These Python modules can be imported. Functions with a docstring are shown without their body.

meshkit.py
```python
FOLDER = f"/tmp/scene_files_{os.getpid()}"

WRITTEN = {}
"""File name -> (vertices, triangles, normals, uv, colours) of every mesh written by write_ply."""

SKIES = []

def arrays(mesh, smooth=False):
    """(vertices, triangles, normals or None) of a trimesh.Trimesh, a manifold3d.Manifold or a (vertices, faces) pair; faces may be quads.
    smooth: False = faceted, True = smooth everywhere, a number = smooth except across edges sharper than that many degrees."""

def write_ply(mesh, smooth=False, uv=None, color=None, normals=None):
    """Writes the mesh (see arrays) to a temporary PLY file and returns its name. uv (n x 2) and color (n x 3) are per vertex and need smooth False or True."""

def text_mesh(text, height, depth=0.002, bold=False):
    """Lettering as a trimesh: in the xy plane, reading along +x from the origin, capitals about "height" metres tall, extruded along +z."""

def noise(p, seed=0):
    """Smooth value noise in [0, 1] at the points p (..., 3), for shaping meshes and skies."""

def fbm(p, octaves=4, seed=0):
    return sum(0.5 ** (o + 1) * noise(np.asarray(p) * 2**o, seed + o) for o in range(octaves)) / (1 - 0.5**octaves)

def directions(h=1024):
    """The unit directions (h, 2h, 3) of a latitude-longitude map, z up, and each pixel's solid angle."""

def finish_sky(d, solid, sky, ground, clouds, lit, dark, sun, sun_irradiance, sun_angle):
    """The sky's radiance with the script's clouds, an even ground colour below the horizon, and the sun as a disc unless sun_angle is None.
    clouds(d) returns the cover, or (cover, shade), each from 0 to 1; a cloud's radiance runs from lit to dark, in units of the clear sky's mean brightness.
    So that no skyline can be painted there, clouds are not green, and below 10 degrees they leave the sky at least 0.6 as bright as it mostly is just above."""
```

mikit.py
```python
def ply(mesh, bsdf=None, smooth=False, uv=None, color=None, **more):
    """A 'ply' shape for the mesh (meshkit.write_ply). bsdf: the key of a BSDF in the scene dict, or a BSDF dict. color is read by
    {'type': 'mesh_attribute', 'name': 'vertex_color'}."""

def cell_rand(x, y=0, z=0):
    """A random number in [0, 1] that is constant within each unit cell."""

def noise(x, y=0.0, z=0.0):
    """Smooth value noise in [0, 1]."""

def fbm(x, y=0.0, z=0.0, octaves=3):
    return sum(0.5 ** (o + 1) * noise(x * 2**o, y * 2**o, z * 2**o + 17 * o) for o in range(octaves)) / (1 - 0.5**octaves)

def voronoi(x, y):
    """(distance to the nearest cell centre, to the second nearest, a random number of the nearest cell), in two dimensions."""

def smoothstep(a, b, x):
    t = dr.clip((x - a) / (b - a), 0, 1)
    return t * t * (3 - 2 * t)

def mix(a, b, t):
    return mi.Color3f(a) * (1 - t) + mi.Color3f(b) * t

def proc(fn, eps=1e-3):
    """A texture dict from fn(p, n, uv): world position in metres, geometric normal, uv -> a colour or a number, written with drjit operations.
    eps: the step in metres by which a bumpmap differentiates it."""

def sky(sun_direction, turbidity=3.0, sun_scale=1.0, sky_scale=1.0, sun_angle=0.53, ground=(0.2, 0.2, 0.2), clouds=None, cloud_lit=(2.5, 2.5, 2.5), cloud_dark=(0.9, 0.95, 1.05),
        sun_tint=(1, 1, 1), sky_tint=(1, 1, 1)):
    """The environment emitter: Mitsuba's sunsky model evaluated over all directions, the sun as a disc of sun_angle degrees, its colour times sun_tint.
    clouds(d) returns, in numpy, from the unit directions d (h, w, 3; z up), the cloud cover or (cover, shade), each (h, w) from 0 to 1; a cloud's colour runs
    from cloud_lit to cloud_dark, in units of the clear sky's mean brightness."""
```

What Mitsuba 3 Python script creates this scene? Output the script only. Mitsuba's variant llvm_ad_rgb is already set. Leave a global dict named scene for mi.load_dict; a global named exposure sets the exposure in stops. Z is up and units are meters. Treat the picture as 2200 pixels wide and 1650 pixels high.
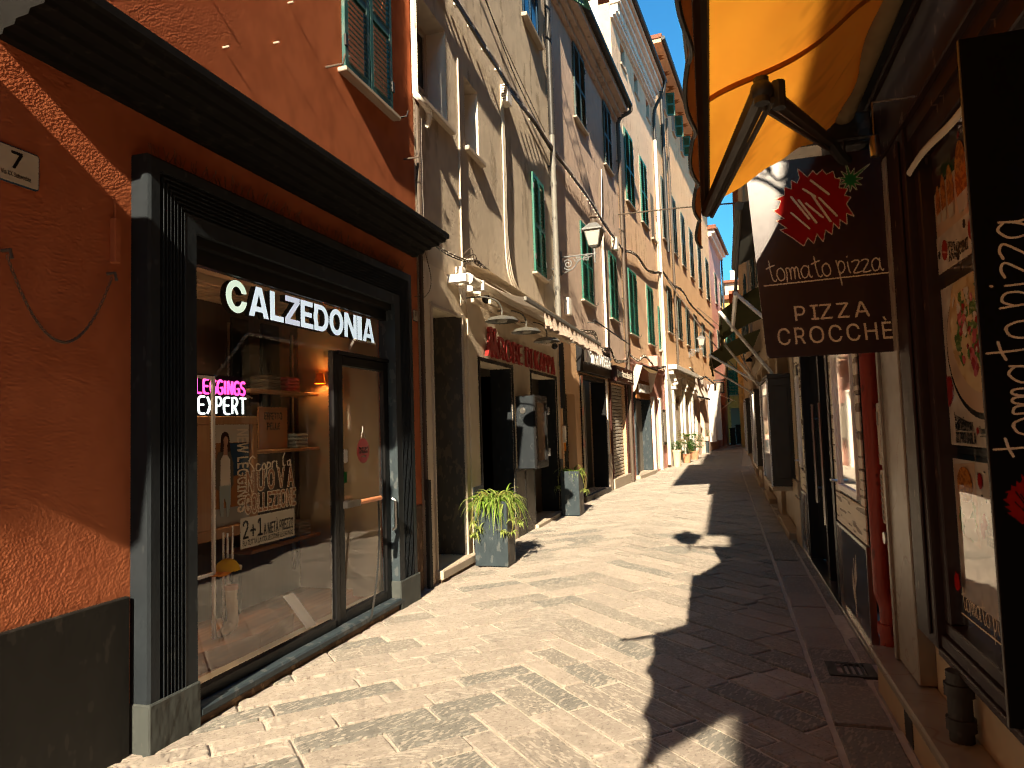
import math, random
import numpy as np, trimesh, drjit as dr
import mitsuba as mi
import mikit
from mikit import proc, noise, fbm, voronoi, cell_rand, smoothstep, mix
from meshkit import text_mesh
from shapely.geometry import Polygon, LineString, Point, box as sbox
from shapely.ops import unary_union
from shapely import affinity

T = mi.ScalarTransform4f
random.seed(7)
rng = np.random.default_rng(7)
scene, labels = {}, {}

# ------------------------------------------------------------------ camera, sky, exposure
exposure = 3.35
EYE = np.array([0.0, 0.0, 1.6])
FWD = np.array([-0.28809756, 0.95549213, 0.06351847])
UP = np.array([0.04879588, -0.05159657, 0.99747519])
scene['camera'] = {'type': 'perspective', 'fov': 72.51, 'fov_axis': 'x', 'near_clip': 0.05, 'far_clip': 2000.0,
                   'to_world': T().look_at(origin=EYE.tolist(), target=(EYE + FWD).tolist(), up=UP.tolist())}
AZ = math.radians(4.5)
SUN = [math.sin(AZ), -math.cos(AZ), 0.57]
scene['sky_light'] = mikit.sky(SUN, turbidity=3, sun_tint=(0.92, 0.98, 1.08), sky_tint=(0.34, 1.02, 1.30), sky_scale=0.58)

# ------------------------------------------------------------------ helpers
class Fr:
    """A facade frame: s runs along the wall, d points out of it, z is up."""
    def __init__(self, o, t, n):
        self.o, self.t, self.n = (np.array(v, float) for v in (o, t, n))
        self.flip = (self.t[0] * self.n[1] - self.t[1] * self.n[0]) < 0
    def P(self, s, d, z):
        q = self.o + self.t * s + self.n * d
        return np.array([q[0], q[1], z])
    def mesh(self, m):
        v = np.asarray(m.vertices, float)
        w = np.zeros_like(v)
        w[:, :2] = self.o + v[:, :1] * self.t + v[:, 1:2] * self.n
        w[:, 2] = v[:, 2]
        f = np.asarray(m.faces)
        return trimesh.Trimesh(w, f[:, ::-1] if self.flip else f, process=False)

W = Fr((0, 0), (1, 0), (0, 1))

def cat(ms):
    ms = [m for m in ms if m is not None and len(m.faces)]
    return ms[0] if len(ms) == 1 else trimesh.util.concatenate(ms)

def box(s0, s1, d0, d1, z0, z1):
    v = np.array([[s, d, z] for s in sorted((s0, s1)) for d in sorted((d0, d1)) for z in sorted((z0, z1))], float)
    f = [[0, 1, 3], [0, 3, 2], [4, 6, 7], [4, 7, 5], [0, 4, 5], [0, 5, 1], [2, 3, 7], [2, 7, 6], [0, 2, 6], [0, 6, 4], [1, 5, 7], [1, 7, 3]]
    return trimesh.Trimesh(v, f, process=False)

def cbox(s0, s1, d0, d1, z0, z1, c=0.006):
    """A box with its long edges chamfered."""
    c = min(c, 0.45 * min(abs(s1 - s0), abs(d1 - d0), abs(z1 - z0)))
    s0, s1 = sorted((s0, s1)); d0, d1 = sorted((d0, d1)); z0, z1 = sorted((z0, z1))
    pts = []
    for s, a in ((s0, 1), (s1, -1)):
        for d, b in ((d0, 1), (d1, -1)):
            for z, e in ((z0, 1), (z1, -1)):
                pts += [[s, d + b * c, z + e * c], [s + a * c, d, z + e * c], [s + a * c, d + b * c, z]]
    m = trimesh.convex.convex_hull(np.array(pts))
    return trimesh.Trimesh(m.vertices, m.faces, process=False)

def ext(poly, d0, d1):
    """A polygon in (s, z) extruded from d0 to d1."""
    out = []
    for g in getattr(poly, 'geoms', [poly]):
        if g.is_empty or g.area < 1e-9:
            continue
        m = trimesh.creation.extrude_polygon(g, abs(d1 - d0), engine='earcut')
        v = np.array(m.vertices)
        out.append(trimesh.Trimesh(np.stack([v[:, 0], min(d0, d1) + v[:, 2], v[:, 1]], 1), np.array(m.faces)[:, ::-1], process=False))
    return cat(out)

def tube(pts, r, n=8, cap=True):
    p = np.asarray(pts, float)
    r = np.broadcast_to(np.asarray(r, float), (len(p),))
    t = np.gradient(p, axis=0)
    t /= np.linalg.norm(t, axis=1, keepdims=True) + 1e-12
    a0 = np.array([0, 0, 1.0]) if abs(t[0][2]) < 0.9 else np.array([1.0, 0, 0])
    rings, a = [], None
    ang = np.arange(n) * 2 * np.pi / n
    for i in range(len(p)):
        a = np.cross(t[i], a0 if a is None else np.cross(a, t[i]))
        a /= np.linalg.norm(a) + 1e-12
        b = np.cross(t[i], a)
        rings.append(p[i] + r[i] * (np.cos(ang)[:, None] * a + np.sin(ang)[:, None] * b))
    v = np.vstack(rings)
    f = []
    for i in range(len(p) - 1):
        for j in range(n):
            k = (j + 1) % n
            f += [[i * n + j, i * n + k, (i + 1) * n + k], [i * n + j, (i + 1) * n + k, (i + 1) * n + j]]
    if cap:
        v = np.vstack([v, p[:1], p[-1:]])
        c0, c1, m = len(v) - 2, len(v) - 1, (len(p) - 1) * n
        for j in range(n):
            k = (j + 1) % n
            f += [[c0, k, j], [c1, m + j, m + k]]
    return trimesh.Trimesh(v, f, process=False)

def spline(pts, k=8):
    """Catmull-Rom through the points."""
    p = np.asarray(pts, float)
    p = np.vstack([2 * p[0] - p[1], p, 2 * p[-1] - p[-2]])
    out = []
    for i in range(1, len(p) - 2):
        for u in np.arange(k) / k:
            out.append(0.5 * (2 * p[i] + (p[i + 1] - p[i - 1]) * u + (2 * p[i - 1] - 5 * p[i] + 4 * p[i + 1] - p[i + 2]) * u * u + (3 * p[i] - p[i - 1] - 3 * p[i + 1] + p[i + 2]) * u ** 3))
    return np.vstack([out, p[-2:-1]])

def lathe(prof, n=20, c=(0, 0, 0)):
    prof = np.asarray(prof, float)
    ang = np.arange(n) * 2 * np.pi / n
    v = np.vstack([[c[0] + r * math.cos(a), c[1] + r * math.sin(a), c[2] + z] for r, z in prof for a in ang])
    f = []
    for i in range(len(prof) - 1):
        for j in range(n):
            k = (j + 1) % n
            f += [[i * n + j, i * n + k, (i + 1) * n + k], [i * n + j, (i + 1) * n + k, (i + 1) * n + j]]
    return trimesh.Trimesh(v, f, process=False)

def grid(fn, nu, nv):
    """A sheet: fn(u, v) -> point, u and v from 0 to 1."""
    v = np.array([fn(i / nu, j / nv) for i in range(nu + 1) for j in range(nv + 1)], float)
    f = []
    for i in range(nu):
        for j in range(nv):
            a = i * (nv + 1) + j
            f += [[a, a + nv + 1, a + nv + 2], [a, a + nv + 2, a + 1]]
    return trimesh.Trimesh(v, f, process=False)

TEXTS = {}
def text_poly(text, h, bold=False, grow=0.0, width=None):
    """Lettering as a polygon in (x, y); grow fattens the strokes, width sets the overall width."""
    key = (text, bold)
    if key not in TEXTS:
        m = text_mesh(text, 1.0, 0.01, bold)
        n = m.face_normals
        TEXTS[key] = unary_union([Polygon(m.vertices[f][:, :2]).buffer(1e-5) for f, k in zip(m.faces, n) if k[2] > 0.5])
    g = TEXTS[key]
    if grow:
        g = g.buffer(grow, join_style=2)
    x0, y0, x1, y1 = g.bounds
    sx = h if width is None else width / (x1 - x0)
    return affinity.affine_transform(g, [sx, 0, 0, h, -x0 * sx, 0])

def put(poly, s, z, mirror=False, rot=0.0, shear=0.0):
    """Moves a text polygon to (s, z)."""
    if shear:
        poly = affinity.affine_transform(poly, [1, 0, shear, 1, 0, 0])
    if rot:
        poly = affinity.rotate(poly, rot, origin=(0, 0))
    return affinity.affine_transform(poly, [-1 if mirror else 1, 0, 0, 1, s, z])

def numbered(name):
    if name not in scene and name not in labels:
        return name
    i = 1
    while f'{name}_{i:03d}' in scene or f'{name}_{i:03d}' in labels:
        i += 1
    return f'{name}_{i:03d}'

COUNT = {}
def part_key(base):
    n = COUNT.get(base, 0)
    COUNT[base] = n + 1
    return base if n == 0 else f'{base}_{n:03d}'

def obj(key, fr, ms, mat, smooth=False, **more):
    m = fr.mesh(cat(ms) if isinstance(ms, list) else ms)
    scene[key] = mikit.ply(m, mat, smooth=smooth, **more)
    return key

SPLIT = {'reveal', 'shelf', 'end_bracket', 'lower_bar', 'shop_dark', 'door_jamb', 'shutter_frame', 'wall_strip', 'post', 'leaf_frame', 'wire', 'slot', 'end_wall', 'inside', 'ceiling_slats', 'attic_back', 'shop_frame', 'front', 'clip_box', 'shop_door_sides', 'inner_rail', 'shop_wall_end', 'ribs', 'white_door', 'latch_bars'}
def part(parent, name, fr, ms, mat, smooth=False, label=None, kind=None, **more):
    if isinstance(ms, list) and len(ms) > 1 and name in SPLIT and not kind:
        return [part(parent, name, fr, m, mat, smooth, label, None, **more) for m in ms][0]
    key = part_key(f'{parent}__{name}')
    obj(key, fr, ms, mat, smooth, **more)
    if label or kind:
        labels[key] = {**({'label': label} if label else {}), **({'kind': kind} if kind else {})}
    return key

def thing(name, label, cat_, group=None, kind=None):
    key = part_key(name)
    labels[key] = {'label': label, 'category': cat_}
    if group: labels[key]['group'] = group
    if kind: labels[key]['kind'] = kind
    return key

def single(name, label, cat_, fr, ms, mat, smooth=False, group=None, kind=None, **more):
    key = thing(name, label, cat_, group, kind)
    return obj(key, fr, ms, mat, smooth, **more)

# ------------------------------------------------------------------ materials
def rgb(*c): return {'type': 'rgb', 'value': list(c)}
def bs(key, d): scene[key] = {'type': 'twosided', 'bsdf': d} if d['type'] in ('diffuse', 'principled', 'roughplastic', 'plastic', 'roughconductor', 'blendbsdf', 'bumpmap') else d; return key
def diffuse(key, c): return bs(key, {'type': 'diffuse', 'reflectance': c if isinstance(c, dict) else rgb(*c)})
def princ(key, c, rough=0.5, metal=0.0, spec=0.5, **k): return bs(key, {'type': 'principled', 'base_color': c if isinstance(c, dict) else rgb(*c), 'roughness': rough, 'metallic': metal, 'specular': spec, **k})
def bumped(key, inner, fn, eps=0.002):
    scene[key] = {'type': 'twosided', 'bsdf': {'type': 'bumpmap', 'arbitrary': proc(fn, eps), 'scale': 1.0, 'bsdf': inner}}
    return key

def plaster(key, c, c2, f=70.0, h=0.003, streak=1.0, stain=0.5, dirt=(0.18, 0.13, 0.09)):
    """Painted render: two tones in patches, run-down stains, and a rough surface."""
    def col(p, n, uv):
        a = fbm(p.x * 0.9 + 3, p.y * 0.9, p.z * 0.7, 3)
        b = fbm(p.x * 9, p.y * 9, p.z * 5, 3)
        run = noise(p.x * 7 + 11, p.y * 7, p.z * 0.55)
        t = smoothstep(0.35, 0.68, a * 0.6 + b * 0.4)
        m = mix(c, c2, t)
        return mix(m, dirt, smoothstep(0.66, 0.86, run) * stain * smoothstep(0.35, 0.6, b))
    def bump(p, n, uv):
        return (fbm(p.x * f, p.y * f, p.z * f * streak, 2) + 0.35 * noise(p.x * f * 0.31, p.y * f * 0.31, p.z * f * 0.31 * streak)) * h
    return bumped(key, {'type': 'diffuse', 'reflectance': proc(col)}, bump)

plaster('orange_plaster', (0.50, 0.160, 0.072), (0.42, 0.125, 0.055), 115, 0.0070, 0.9, 0.25, (0.30, 0.07, 0.03))
plaster('tan_plaster', (0.60, 0.50, 0.385), (0.52, 0.43, 0.33), 90, 0.018, 0.28, 0.5, (0.24, 0.18, 0.12))
plaster('cream_plaster', (0.68, 0.57, 0.43), (0.60, 0.50, 0.37), 60, 0.005, 1.0, 0.25, (0.38, 0.29, 0.20))
plaster('pink_plaster', (0.68, 0.51, 0.40), (0.60, 0.46, 0.36), 70, 0.011, 0.4, 0.6, (0.30, 0.21, 0.15))
plaster('peach_plaster', (0.78, 0.55, 0.36), (0.74, 0.50, 0.33), 60, 0.011, 0.6, 0.55, (0.42, 0.24, 0.13))
plaster('amber_plaster', (0.76, 0.50, 0.29), (0.72, 0.46, 0.26), 50, 0.011, 0.5, 0.45, (0.40, 0.22, 0.12))
plaster('rose_plaster', (0.68, 0.36, 0.30), (0.63, 0.38, 0.30), 40, 0.006, 0.6, 0.3, (0.36, 0.18, 0.13))
plaster('yellow_plaster', (0.70, 0.44, 0.13), (0.62, 0.36, 0.10), 30, 0.003, 0.6, 0.5, (0.35, 0.2, 0.08))
plaster('white_plaster', (0.82, 0.78, 0.70), (0.76, 0.70, 0.60), 40, 0.005, 0.7, 0.35, (0.55, 0.45, 0.34))
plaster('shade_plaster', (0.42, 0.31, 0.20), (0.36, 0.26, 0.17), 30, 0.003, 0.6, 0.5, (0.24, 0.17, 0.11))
plaster('red_plaster', (0.36, 0.065, 0.03), (0.30, 0.05, 0.025), 60, 0.002, 0.7, 0.4, (0.16, 0.05, 0.03))

def paint(key, c, rough, h=0.0006, f=35.0, wear=None, spec=0.5, thr=0.66):
    """Brush-painted wood or metal with scuffs."""
    def col(p, n, uv):
        k = fbm(p.x * 14, p.y * 14, p.z * 5, 3)
        m = mix(c, tuple(x * 1.35 + 0.003 for x in c), k)
        if wear is None: return m
        s = fbm(p.x * 23 + 5, p.y * 23, p.z * 9, 3)
        return mix(m, wear, smoothstep(thr, thr + 0.06, s) * 0.8)
    def bump(p, n, uv):
        return fbm(p.x * f, p.y * f, p.z * f * 0.4, 2) * h
    return bumped(key, {'type': 'principled', 'base_color': proc(col), 'roughness': rough, 'specular': spec}, bump)

paint('slate_paint', (0.016, 0.020, 0.024), 0.42, 0.0012, 30, (0.038, 0.043, 0.046), 0.12, 0.70)
paint('plinth_paint', (0.042, 0.047, 0.044), 0.6, 0.006, 25, (0.065, 0.066, 0.06), 0.3)
paint('dark_dado', (0.008, 0.007, 0.0055), 0.6, 0.001, 20, (0.024, 0.02, 0.016), 0.3)
paint('black_cornice', (0.006, 0.0055, 0.005), 0.75, 0.001, 20, (0.02, 0.018, 0.015), 0.12)
paint('black_frame', (0.005, 0.005, 0.0055), 0.4, spec=0.25)
paint('green_paint', (0.010, 0.115, 0.075), 0.45, 0.0008, 30, (0.05, 0.17, 0.13), 0.4)
paint('old_green_paint', (0.025, 0.085, 0.075), 0.5, 0.0008, 30, (0.10, 0.15, 0.13), 0.4, 0.6)
paint('grey_green_paint', (0.035, 0.058, 0.050), 0.55, 0.0008, 30, (0.10, 0.11, 0.09), 0.4)
paint('door_green', (0.008, 0.060, 0.028), 0.4)
paint('maroon_wood', (0.015, 0.0045, 0.003), 0.42, 0.0008, 30, (0.09, 0.05, 0.03), 0.4, 0.74)
paint('zinc', (0.030, 0.041, 0.048), 0.42, 0.0015, 18, (0.085, 0.095, 0.096), 0.15, 0.60)
paint('pipe_grey', (0.16, 0.15, 0.13), 0.5, 0.0006, 20, (0.05, 0.045, 0.04), 0.4)
paint('pipe_dark', (0.022, 0.020, 0.018), 0.5, 0.0006, 20, (0.06, 0.05, 0.045), 0.4)
paint('pipe_white', (0.70, 0.64, 0.55), 0.5, 0.0006, 20, (0.42, 0.34, 0.25), 0.4)
paint('pipe_red', (0.24, 0.030, 0.014), 0.45, 0.0008, 20, (0.10, 0.018, 0.01), 0.4)
paint('red_letter', (0.26, 0.018, 0.016), 0.35, 0.0003, 20, (0.34, 0.04, 0.035), 0.5)
paint('brown_metal', (0.030, 0.022, 0.014), 0.5)
paint('roller_metal', (0.33, 0.30, 0.25), 0.5, 0.001, 20, (0.20, 0.17, 0.13))
paint('stone_dark', (0.060, 0.055, 0.050), 0.75, 0.004, 22, (0.14, 0.11, 0.08), 0.3, 0.56)
paint('rough_brown', (0.105, 0.065, 0.042), 0.9, 0.012, 26, (0.30, 0.20, 0.12), 0.2, 0.6)

def wood(key, c, c2, rough=0.45, axis='y', f=40):
    def col(p, n, uv):
        u, v, w = (p.x, p.y, p.z) if axis == 'y' else (p.x, p.z, p.y)
        g = fbm(u * f + fbm(u * 3, v * 2, w * 3, 2) * 3, v * 3, w * f, 3)
        return mix(c, c2, g)
    return princ(key, proc(col), rough)
wood('floor_wood', (0.36, 0.14, 0.05), (0.20, 0.075, 0.028), 0.4)
wood('oak', (0.34, 0.17, 0.07), (0.24, 0.11, 0.045), 0.45, 'z')
wood('walnut', (0.050, 0.030, 0.020), (0.028, 0.017, 0.012), 0.6, 'z')
def planks_col(p, n, uv):
    g = fbm(p.y * 3, p.z * 60 + noise(p.y * 4) * 3, 5.0, 3)
    crack = smoothstep(0.70, 0.74, noise(p.y * 5, p.z * 45, 3))
    return mix(mix((0.72, 0.64, 0.48), (0.60, 0.51, 0.36), g), (0.20, 0.14, 0.09), crack)
princ('white_wood', proc(planks_col), 0.5)

def marble_col(p, n, uv):
    w = fbm(p.x * 3, p.y * 3 + 2, p.z * 3, 3) * 2.2
    v = dr.abs(dr.sin(p.y * 9 + p.z * 6 + w * 6))
    ln = 1 - smoothstep(0.0, 0.16, v)
    return mix(mix((0.27, 0.235, 0.185), (0.205, 0.175, 0.135), fbm(p.x * 12, p.y * 12, p.z * 12, 2)), (0.17, 0.11, 0.075), ln * fbm(p.x * 5, p.y * 5, p.z * 8, 2))
princ('marble', proc(marble_col), 0.35)
def sandstone_col(p, n, uv):
    return mix((0.46, 0.34, 0.21), (0.36, 0.26, 0.155), fbm(p.x * 8, p.y * 8, p.z * 8 + noise(p.y * 3) * 2, 3))
princ('sandstone', proc(sandstone_col), 0.55)

# paving: six stone kinds, each with its own tone and tooling
def stone(key, c, c2, dust, ang, fu, fv, amount, rough=0.8, h=0.0085):
    ca, sa = math.cos(math.radians(ang)), math.sin(math.radians(ang))
    def mark(p):
        u, v = p.x * ca + p.y * sa, p.y * ca - p.x * sa
        wob = noise(p.x * 5, p.y * 5, 3.0) * 1.4
        return smoothstep(0.54, 0.72, noise(u * fu + wob, v * fv + wob, 1.7))
    def col(p, n, uv):
        m = mix(c, c2, fbm(p.x * 5, p.y * 5, 2.0, 3))
        grain = fbm(p.x * 90, p.y * 90, 0.0, 2)
        m = mix(m, tuple(x * 0.55 for x in c2), smoothstep(0.60, 0.78, grain) * 0.55)
        return mix(m, dust, mark(p) * amount)
    def bump(p, n, uv):
        return fbm(p.x * 55, p.y * 55, 0.0, 2) * h * 0.6 + noise(p.x * 14, p.y * 14, 4.0) * h * 1.6 - mark(p) * h * 0.9
    return bumped(key, {'type': 'principled', 'base_color': proc(col), 'roughness': rough, 'specular': 0.3}, bump, 0.003)
DUST = (0.44, 0.385, 0.32)
stone('stone_sand', (0.315, 0.272, 0.226), (0.262, 0.226, 0.19), DUST, 45, 40, 105, 0.35)
stone('stone_grey', (0.205, 0.194, 0.168), (0.165, 0.157, 0.138), DUST, 65, 34, 115, 0.60)
stone('stone_tooled', (0.285, 0.25, 0.21), (0.235, 0.208, 0.177), DUST, 20, 32, 110, 0.55)
stone('stone_cross', (0.275, 0.24, 0.20), (0.23, 0.203, 0.172), DUST, -40, 32, 105, 0.55)
stone('stone_picked', (0.25, 0.223, 0.187), (0.20, 0.182, 0.155), DUST, 10, 80, 80, 0.55)
stone('stone_worn', (0.35, 0.30, 0.25), (0.30, 0.26, 0.215), DUST, 0, 40, 40, 0.35)
def mortar_col(p, n, uv): return mix((0.58, 0.51, 0.425), (0.42, 0.365, 0.30), fbm(p.x * 30, p.y * 30, 0.0, 3))
bumped('mortar', {'type': 'diffuse', 'reflectance': proc(mortar_col)}, lambda p, n, uv: fbm(p.x * 60, p.y * 60, 0.0, 2) * 0.006)
def far_stone_col(p, n, uv):
    u, v = (p.x + p.y) * 0.7071, (p.y - p.x) * 0.7071
    side = p.x < -1.28
    k = dr.select(side, cell_rand(dr.floor(u / 0.5), dr.floor(v / 0.2), 5), cell_rand(dr.floor(u / 0.2), dr.floor(v / 0.5), 9))
    return mix(mix((0.33, 0.285, 0.236), (0.24, 0.215, 0.182), k), DUST, smoothstep(0.5, 0.8, fbm(p.x * 25, p.y * 25, 0.0, 3)) * 0.4)
bumped('stone_far', {'type': 'principled', 'base_color': proc(far_stone_col), 'roughness': 0.8, 'specular': 0.3}, lambda p, n, uv: fbm(p.x * 30, p.y * 30, 0.0, 3) * 0.01, 0.004)

def tiles_col(p, n, uv): return mix((0.30, 0.12, 0.07), (0.20, 0.09, 0.06), fbm(p.x * 3, p.y * 3, p.z * 3, 3))
diffuse('roof_tile', proc(tiles_col))
diffuse('near_black', (0.006, 0.006, 0.007))
diffuse('inside_wall', (0.26, 0.22, 0.175))
diffuse('dark_inside', (0.022, 0.020, 0.018))
diffuse('beige_wall', (0.34, 0.26, 0.165))
diffuse('beige_ceiling', (0.50, 0.38, 0.24))
diffuse('stone_sill', (0.50, 0.42, 0.33))
princ('white_metal', (0.78, 0.74, 0.68), 0.35)
princ('steel', (0.55, 0.53, 0.50), 0.25, 1.0)
princ('chrome', (0.75, 0.72, 0.68), 0.09, 1.0)
princ('iron', (0.20, 0.20, 0.195), 0.5, 0.3)
princ('strap_steel', (0.10, 0.11, 0.12), 0.25, 0.9)
princ('copper_wood', (0.55, 0.21, 0.09), 0.35)
princ('lamp_grey', (0.085, 0.080, 0.066), 0.4)
diffuse('frosted', (0.46, 0.43, 0.37))
princ('cable_black', (0.015, 0.014, 0.013), 0.5)
princ('cable_brown', (0.085, 0.06, 0.042), 0.6)
princ('cable_white', (0.62, 0.55, 0.45), 0.5)
diffuse('wire_grey', (0.13, 0.10, 0.08))
princ('mirror', (0.86, 0.85, 0.82), 0.02, 1.0)
princ('dark_gloss', (0.010, 0.011, 0.012), 0.06)
diffuse('white_print', (0.66, 0.58, 0.47))
diffuse('cream_print', (0.70, 0.58, 0.43))
diffuse('black_print', (0.015, 0.013, 0.012))
diffuse('red_print', (0.30, 0.012, 0.010))
diffuse('green_print', (0.02, 0.14, 0.03))
diffuse('grey_print', (0.28, 0.26, 0.23))
diffuse('brown_print', (0.30, 0.13, 0.05))
diffuse('enamel', (0.52, 0.46, 0.36))
princ('sign_maroon', (0.022, 0.0055, 0.0055), 0.33, 0.0, 0.7)
princ('banner_black', (0.003, 0.0025, 0.0025), 0.7, 0.0, 0.12)
diffuse('white_board', (0.84, 0.82, 0.78))
princ('pink_card', (0.50, 0.075, 0.085), 0.4)
princ('sunglass_maroon', (0.045, 0.012, 0.008), 0.35)
diffuse('skin', (0.45, 0.25, 0.16))
diffuse('hair_brown', (0.05, 0.022, 0.014))
diffuse('denim', (0.30, 0.34, 0.32))
diffuse('jacket', (0.13, 0.105, 0.075))
diffuse('blue_print', (0.03, 0.06, 0.10))
diffuse('sock_cream', (0.62, 0.50, 0.36))
diffuse('cap_yellow', (0.62, 0.36, 0.02))
diffuse('cap_orange', (0.62, 0.20, 0.02))
diffuse('terracotta', (0.50, 0.26, 0.15))
diffuse('terracotta_pale', (0.66, 0.50, 0.34))
diffuse('soil', (0.05, 0.035, 0.025))
scene['window_glass'] = {'type': 'thindielectric', 'int_ior': 1.5}
def fabric(key, c, trans, wave=0.0):
    scene[key] = {'type': 'principledthin', 'base_color': c if isinstance(c, dict) else rgb(*c), 'roughness': 0.8, 'diff_trans': trans, 'eta': 1.3, 'spec_trans': 0.0}
    return key
def awning_col(p, n, uv):
    m = mix((0.86, 0.36, 0.035), (0.78, 0.29, 0.028), fbm(p.x * 5, p.y * 5, p.z * 5, 3))
    spots = smoothstep(0.62, 0.85, fbm(p.x * 7 + 4, p.y * 7, 1.0, 3))
    return mix(m, (0.60, 0.21, 0.02), spots * 0.7)
fabric('orange_canvas', proc(awning_col), 1.15)
def old_canvas_col(p, n, uv): return mix((0.36, 0.25, 0.13), (0.25, 0.17, 0.09), fbm(p.x * 16, p.y * 16, p.z * 16, 3))
fabric('rolled_canvas', proc(old_canvas_col), 0.3)
fabric('orange_valance', (0.50, 0.20, 0.05), 0.8)
fabric('white_canvas', (0.80, 0.75, 0.66), 0.7)
fabric('green_canvas', (0.085, 0.080, 0.035), 0.3)
fabric('grey_canvas', (0.20, 0.195, 0.17), 0.2)
fabric('beige_canvas', (0.58, 0.50, 0.41), 0.4)
fabric('valance_canvas', (0.50, 0.40, 0.32), 0.4)
def leaf_mat(key, c, c2):
    def col(p, n, uv): return mix(c, c2, fbm(p.x * 18, p.y * 18, p.z * 18, 2))
    scene[key] = {'type': 'principledthin', 'base_color': proc(col), 'roughness': 0.5, 'diff_trans': 0.7, 'eta': 1.4, 'spec_trans': 0.0}
leaf_mat('spider_leaf', (0.13, 0.27, 0.03), (0.24, 0.36, 0.06))
leaf_mat('spider_leaf_pale', (0.42, 0.47, 0.15), (0.28, 0.38, 0.08))
leaf_mat('green_leaf', (0.045, 0.15, 0.02), (0.09, 0.20, 0.03))
leaf_mat('dry_leaf', (0.34, 0.28, 0.08), (0.24, 0.24, 0.06))
def glow(c, k): return {'type': 'area', 'radiance': rgb(*(x * k for x in c))}

# ------------------------------------------------------------------ ground
labels['pavement'] = {'label': 'sunlit stone street paving laid in a herringbone of chiselled slabs', 'kind': 'structure'}
obj('pavement', W, grid(lambda u, v: (-9 + 21 * u, -14 + 96 * v, -0.012), 6, 24), 'mortar')

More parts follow.
